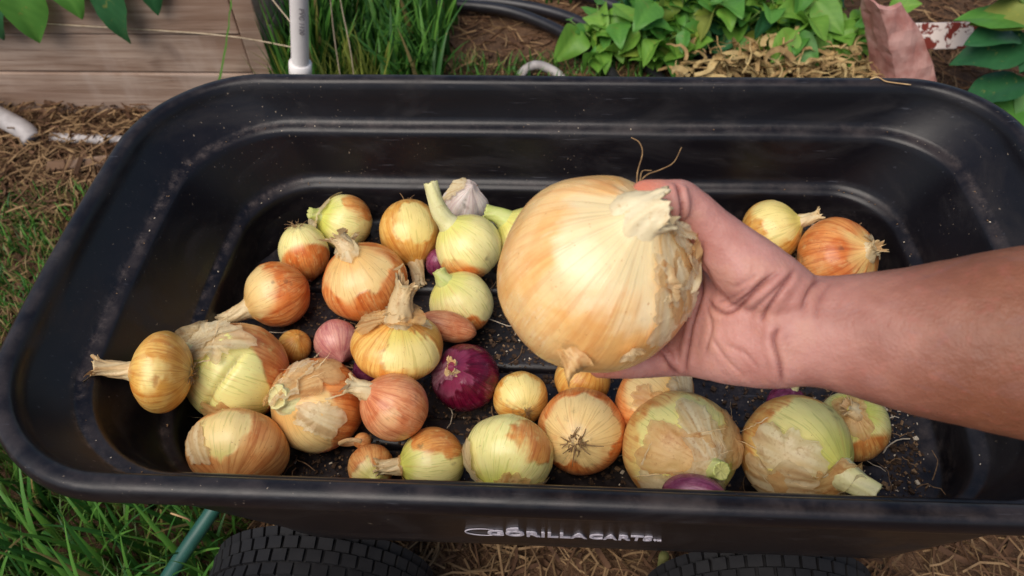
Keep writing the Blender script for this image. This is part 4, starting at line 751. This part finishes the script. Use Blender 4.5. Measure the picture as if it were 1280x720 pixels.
# ------------------------------------------------------------------ straw, grass, plants
M_ST = [simple('straw_mulch', s2l(126, 98, 70), s2l(158, 128, 92), 30, .85, .2), simple('brown_straw', s2l(84, 60, 44), s2l(112, 82, 58), 30, .85, .2), simple('bark_mulch', s2l(70, 50, 38), s2l(104, 76, 56), 60, .9, .2)]
def straw(name, n, box, label, L=(.02, .09), thick=.0011, h=.03, mix=(.5, .35, .15)):
    pl = Pile(); x0, x1, y0, y1 = box
    for k in range(n):
        x, y = rng.uniform(x0, x1), rng.uniform(y0, y1); a = rng.uniform(0, 6.28); l = rng.uniform(*L); tl = rng.normal(0, .22); z = gz1(x, y) + rng.uniform(.001, h); m = int(rng.choice(3, p=mix)); cv = rng.uniform(-.7, .7)
        w = thick * rng.uniform(.6, 1.8) * (2.5 if m == 2 else 1)
        if m == 2: l *= .5
        pts = np.array([(x + l * s * math.cos(a + cv * s), y + l * s * math.sin(a + cv * s), max(.002, z + l * tl * s)) for s in np.linspace(-.5, .5, 4)])
        V, F = tube(pts, w, 3, False); pl.add(V, F, m)
    tag(link(name, pl.mesh(name, False), M_ST), label, 'mulch', kind='stuff')
straw('straw_mulch', 4200, (-1.6, -.5, .52, .85), 'straw and bark mulch along the foot of the raised bed')
straw('straw_mulch', 1500, (-1.35, -.66, .22, .6), 'thin straw scattered over the lawn beside the bed', mix=(.55, .35, .1), h=.012)
straw('straw_mulch', 2600, (-.45, 1.1, .80, 1.5), 'straw scattered over the bare soil behind the cart', L=(.02, .10), h=.008, mix=(.3, .5, .2))
straw('straw_mulch', 3600, (-.45, .75, -.34, .25), 'straw mulch on the ground under the cart', h=.03, L=(.03, .12))
# chips of bark in front of the bed
p = Pile(); p.box((-1.0, .665, .018), (.062, .012, .006), 0, Matrix.Rotation(.18, 3, 'Z') @ Matrix.Rotation(.2, 3, 'X'), .002); tag(link('wood_offcut', p.mesh('wood_offcut', False), mat_wood('offcut_wood', (112, 86, 66), (136, 106, 82), (94, 70, 52))), 'pale splintered wood strip lying on the mulch', 'offcut')
M_GR = [leafy('grass_dark', s2l(24, 58, 24), s2l(58, 106, 42)), leafy('grass_mid', s2l(44, 94, 36), s2l(100, 150, 60)), leafy('grass_dry', s2l(120, 104, 62), s2l(158, 138, 86))]
def grass(name, n, box, hgt, wid, label, bend=.6, mix=(.5, .42, .08), seg=6, clump=None):
    pl = Pile(); x0, x1, y0, y1 = box; t = np.linspace(0, 1, seg)
    for k in range(n):
        if clump: cx, cy, sg = clump[k % len(clump)]; x, y = rng.normal(cx, sg), rng.normal(cy, sg)
        else: x, y = rng.uniform(x0, x1), rng.uniform(y0, y1)
        a = rng.uniform(0, 6.28); H = hgt * rng.uniform(.45, 1.15); w = wid * rng.uniform(.6, 1.3); b = bend * rng.uniform(.2, 1.3); z0 = gz1(x, y) - .004
        th = b * t * 1.3; ds = H / (seg - 1); hx = np.concatenate([[0], np.cumsum(np.sin(th[1:]) * ds)]); hz = np.concatenate([[0], np.cumsum(np.cos(th[1:]) * ds)])
        c = np.c_[x + hx * math.cos(a), y + hx * math.sin(a), z0 + hz]; sd = np.array([-math.sin(a), math.cos(a), 0]); tw = rng.normal(0, .5); ww = w * (1 - t ** 2.2) * .5 + .0001
        nrm = np.array([0, 0, 1.0]); Vb = np.empty((seg, 3, 3)); Vb[:, 0] = c - sd * ww[:, None]; Vb[:, 1] = c - np.array([math.cos(a), math.sin(a), -.3]) * (ww * .35)[:, None]; Vb[:, 2] = c + sd * ww[:, None]
        pl.add(Vb.reshape(-1, 3), grid_faces(3, seg, False), int(rng.choice(3, p=mix)), rng.random())
    tag(link(name, pl.mesh(name, True, 'tone'), M_GR), label, 'grass', kind='stuff')
grass('lawn_grass', 5200, (-1.35, -.62, .12, .60), .05, .0038, 'short lawn grass mixed with straw beside the cart', .9, (.25, .5, .25))
grass('lawn_grass', 3200, (-1.3, -.45, -.28, .14), .09, .0042, 'thick lawn grass at the end of the cart', .8, (.72, .24, .04))
grass('long_grass', 420, (-1.05, -.45, -.34, -.04), .20, .0085, 'long broad grass blades growing up past the near rim', .7, (.62, .34, .04), 9)
grass('tall_grass', 620, (-.60, -.28, .86, 1.28), .20, .012, 'tall grass clump between the raised bed and the bare soil', .7, (.38, .58, .04), 9)
grass('tall_grass', 260, (-.6, -.4, .72, .9), .20, .007, 'grass growing round the foot of the upright pipe', .5, (.7, .28, .02), 8)
grass('tall_grass', 320, (-.605, -.52, .80, 1.12), .27, .012, 'broad grass blades crowding the shaded side of the raised bed', .45, (.35, .6, .05), 9)
grass('weed_grass', 500, (-.3, .2, .92, 1.05), .05, .004, 'low weeds at the edge of the bare soil', .9, (.3, .5, .2))
grass('weed_grass', 450, (-.5, .3, 1.30, 1.6), .10, .006, 'weeds beyond the irrigation hoses', .8, (.5, .45, .05))
# one long blade leaning in front of the planks, and dry stalks
def leaf_mesh(name, L, Wd, fold=.25, curl=.35, wav=.04, seed=0, tip=1.0, nu=7, nv=13):
    t = np.linspace(0, 1, nv); s = np.linspace(-1, 1, nu); V = []; A = []
    wd = Wd * .5 * np.sin(np.pi * t ** .72) ** .85 * (1 - .25 * t * tip) + .0006
    for tt, w in zip(t, wd):
        for ss in s:
            V.append((L * (tt - curl * .12 * tt * tt), w * ss, L * (-curl * tt * tt * .55) + abs(ss) * w * fold * 2 * (1 - .4 * abs(ss)) + wav * L * math.sin(tt * 9 + seed) * ss * ss - .012 * L * (abs(math.sin(tt * 22 + abs(ss) * 3)) * abs(ss))))
            A.append(.25 + .35 * (abs(ss) < .12) + .25 * (abs(math.sin(tt * 16 + abs(ss) * 4)) > .93))
    return mesh_np(name, np.array(V), grid_faces(nu, nv, False), True, {'tone': np.array(A)})
M_LEAF = [leafy('leaf_bright', s2l(78, 138, 44), s2l(146, 188, 80), .35), leafy('leaf_mid', s2l(56, 116, 44), s2l(108, 162, 70), .3), leafy('leaf_deep', s2l(30, 78, 44), s2l(58, 110, 66), .2)]
LV = {}
for m in range(3):
    for s in range(3):
        me = leaf_mesh('leaf', .06, .042 + .004 * s, .18 + .1 * s, .25 + .3 * s, .03 + .02 * s, s * 2); me.materials.append(M_LEAF[m]); LV[m, s] = me
M_STEM = simple('green_stem', s2l(86, 118, 56), s2l(120, 140, 74), 40, .55, .3)
def leafy_plant(base, stems, label, m=0, n_leaf=5, size=1.0, name='leafy_plant', cat='plant', group=None, spread=.09, hgt=.22):
    e = empty(name, base, label, cat, group); B = Vector(base)
    for k in range(stems):
        a = k * 2.4 + rnd.uniform(-.4, .4); sp = rnd.uniform(.3, 1) * spread; h = hgt * rnd.uniform(.55, 1.1)
        pts = np.array([(0, 0, 0), (sp * .35 * math.cos(a), sp * .35 * math.sin(a), h * .55), (sp * math.cos(a), sp * math.sin(a), h)]); P = spline(pts, 10); V, F = tube(P, np.linspace(.0028, .0014, 10) * size ** .5, 6); link('stem', mesh_np('stem', V, F), M_STEM, e)
        for q in range(n_leaf):
            t = .35 + .65 * (q + 1) / n_leaf; i0 = min(9, int(t * 9)); p = P[i0]; az = a + q * 2.3 + rnd.uniform(-.5, .5); el = rnd.uniform(-.7, .7); s = size * rnd.choice((.5, .7, .9, 1.1, 1.35)) * rnd.uniform(.85, 1.15)
            o = link('leaf', LV[m if rnd.random() < .6 else (m + 1) % 3, rnd.randrange(3)], None, e, p); o.rotation_euler = (rnd.uniform(-.8, .8), -el, az); o.scale = (s, s, s)
    return e
PG = 'leafy green plants behind the cart'
COMMON = 'low leafy green plant in the row just beyond the far rim'
for x, y, m, st, h, lab in ((.075, 1.06, 0, 7, .11, 'bright leafy plant where the black hoses vanish'), (.17, 1.03, 0, 7, .10, COMMON), (.15, 1.12, 1, 7, .14, COMMON), (.245, 1.07, 0, 7, .13, COMMON), (.30, 1.13, 0, 7, .15, COMMON), (.355, 1.08, 1, 7, .13, COMMON), (.42, 1.12, 0, 7, .15, COMMON),
        (.47, 1.07, 0, 7, .12, COMMON), (.545, 1.09, 0, 8, .14, COMMON), (.60, 1.06, 0, 7, .12, 'bright leafy plant touching the pink clay shard'), (.22, 1.20, 1, 6, .16, COMMON), (.38, 1.22, 1, 6, .18, COMMON), (.53, 1.22, 1, 6, .18, COMMON)):
    leafy_plant((x, y, 0), st, lab, m, 6, 1.1, group=PG, hgt=h * 1.12, spread=.085)
def big_leaves(base, specs, label, m, group=None, name='broad_leaf_plant'):
    e = empty(name, base, label, 'plant', group); B = np.array(base)
    for k, (tip0, az, el, L, W_) in enumerate(specs):
        p = np.array(tip0) - B; q = p; V, F = tube(spline([(0, 0, 0), tuple(q * .55 + np.array([0, 0, .03])), tuple(q)], 10), .004, 7); link('stem', mesh_np('stem', V, F), M_STEM, e)
        me = leaf_mesh('leaf', L, W_, .16, .55, .03, k); me.materials.append(M_LEAF[m if k % 3 else 1]); o = link('leaf', me, None, e, q); o.rotation_euler = (rnd.uniform(-.25, .25), -el, az)
    return e
# plant hanging over the planks of the bed: (attachment, azimuth, elevation, length, width)
big_leaves((-.95, .98, .33), [((-1.05, .835, .335), -1.6, -1.15, .14, .10), ((-.88, .835, .35), -1.75, -1.2, .16, .085), ((-1.13, .84, .33), -1.7, -1.1, .13, .10), ((-.96, .845, .345), -1.4, -1.0, .10, .08), ((-.80, .85, .35), -1.5, -1.05, .10, .06), ((-1.0, .93, .44), -1.5, .1, .16, .11), ((-.86, .95, .43), -1.1, -.1, .14, .08), ((-.75, .92, .385), -1.5, -.5, .10, .06), ((-1.2, .84, .33), -1.5, -1.0, .13, .09)], 'broad leaved plant drooping over the top plank of the raised bed', 2)
big_leaves((.97, .90, 0), [((.84, .84, .235), 2.7, .1, .13, .11), ((.86, .83, .19), 3.0, -.1, .14, .11), ((.86, .80, .14), -3.0, -.2, .13, .11), ((.88, .78, .10), -2.7, -.2, .13, .11), ((.82, .88, .27), 2.5, .15, .12, .10), ((.88, .86, .25), 3.1, .0, .14, .11), ((.93, .82, .13), -2.2, -.25, .14, .12), ((.90, .76, .06), -2.6, -.1, .12, .10), ((.90, .90, .28), 2.0, .3, .14, .11), ((.95, .78, .08), -1.9, -.2, .13, .1), ((.84, .86, .20), -2.9, .25, .11, .09), ((.93, .86, .2), -2.5, .1, .14, .11)], 'blue green broad leaved plant beyond the corner of the cart', 2)
V, F = tube(spline([(-.72, .835, .02), (-.68, .815, .16), (-.60, .80, .27), (-.55, .80, .33)], 16), .001, 4)
blade = leaf_mesh('grass_blade', .34, .014, .3, -.2, 0, 1, nu=3, nv=16); blade.materials.append(M_GR[1])
e = link('grass_blade', blade, None, None, (-.76, .80, .04)); e.rotation_euler = (.35, -1.05, .12); tag(e, 'single long green grass blade leaning across the bed corner', 'grass blade')
M_DRY = [simple('dry_stalk_tan', s2l(126, 100, 66), s2l(176, 146, 98), 40, .75, .2), simple('dry_leaf_pale', s2l(160, 134, 88), s2l(200, 176, 124), 40, .75, .2)]
pl = Pile()
for k in range(300):
    x, y = rng.uniform(.22, .66), rng.uniform(.90, 1.01); l = rng.uniform(.04, .10); a = rng.uniform(0, 6.28); z = rng.uniform(.005, .085); el = rng.uniform(-.2, 1.3); cv = rng.uniform(-2.0, 2.0); w = rng.uniform(.0015, .009) * (1 if k % 4 else .6); P = []
    for s in np.linspace(0, 1, 8): P.append((x + l * s * math.cos(a + cv * s) * math.cos(el), y + .7 * l * s * math.sin(a + cv * s), z + l * (math.sin(el) * s - rng.uniform(.4, .8) * s * s * abs(math.sin(el)))))
    T, N, Bn = frames(P); V = []
    for q in range(8): ww = w * (1 - .75 * (q / 7) ** 2); V += [np.array(P[q]) - N[q] * ww, np.array(P[q]) + Bn[q] * ww * .5, np.array(P[q]) + N[q] * ww]
    pl.add(V, grid_faces(3, 8, False), k % 2)
tag(link('dry_stalks', pl.mesh('dry_stalks', True), M_DRY), 'heap of withered tan stalks and leaves just beyond the far rim', 'dry stalks', kind='stuff')
V, F = tube(spline([(.145, 1.06, 0), (.14, 1.05, .08), (.148, 1.055, .17), (.14, 1.06, .25)], 14), .0035, 7)
tag(link('woody_stem', mesh_np('woody_stem', V, F), simple('woody_stem_bark', s2l(132, 96, 70), s2l(160, 120, 88), 50, .8, .2)), 'thin bare brown stem standing among the bright leaves', 'stem')
V, F = tube([(.115, -.14, -.02), (.112, -.155, .10), (.108, -.16, .16)], .006, 8)
tag(link('garden_stake', mesh_np('garden_stake', V, F), simple('olive_stake', s2l(104, 104, 58), s2l(128, 124, 74), 40, .7, .3)), 'short olive stake in the straw beneath the cart', 'stake')
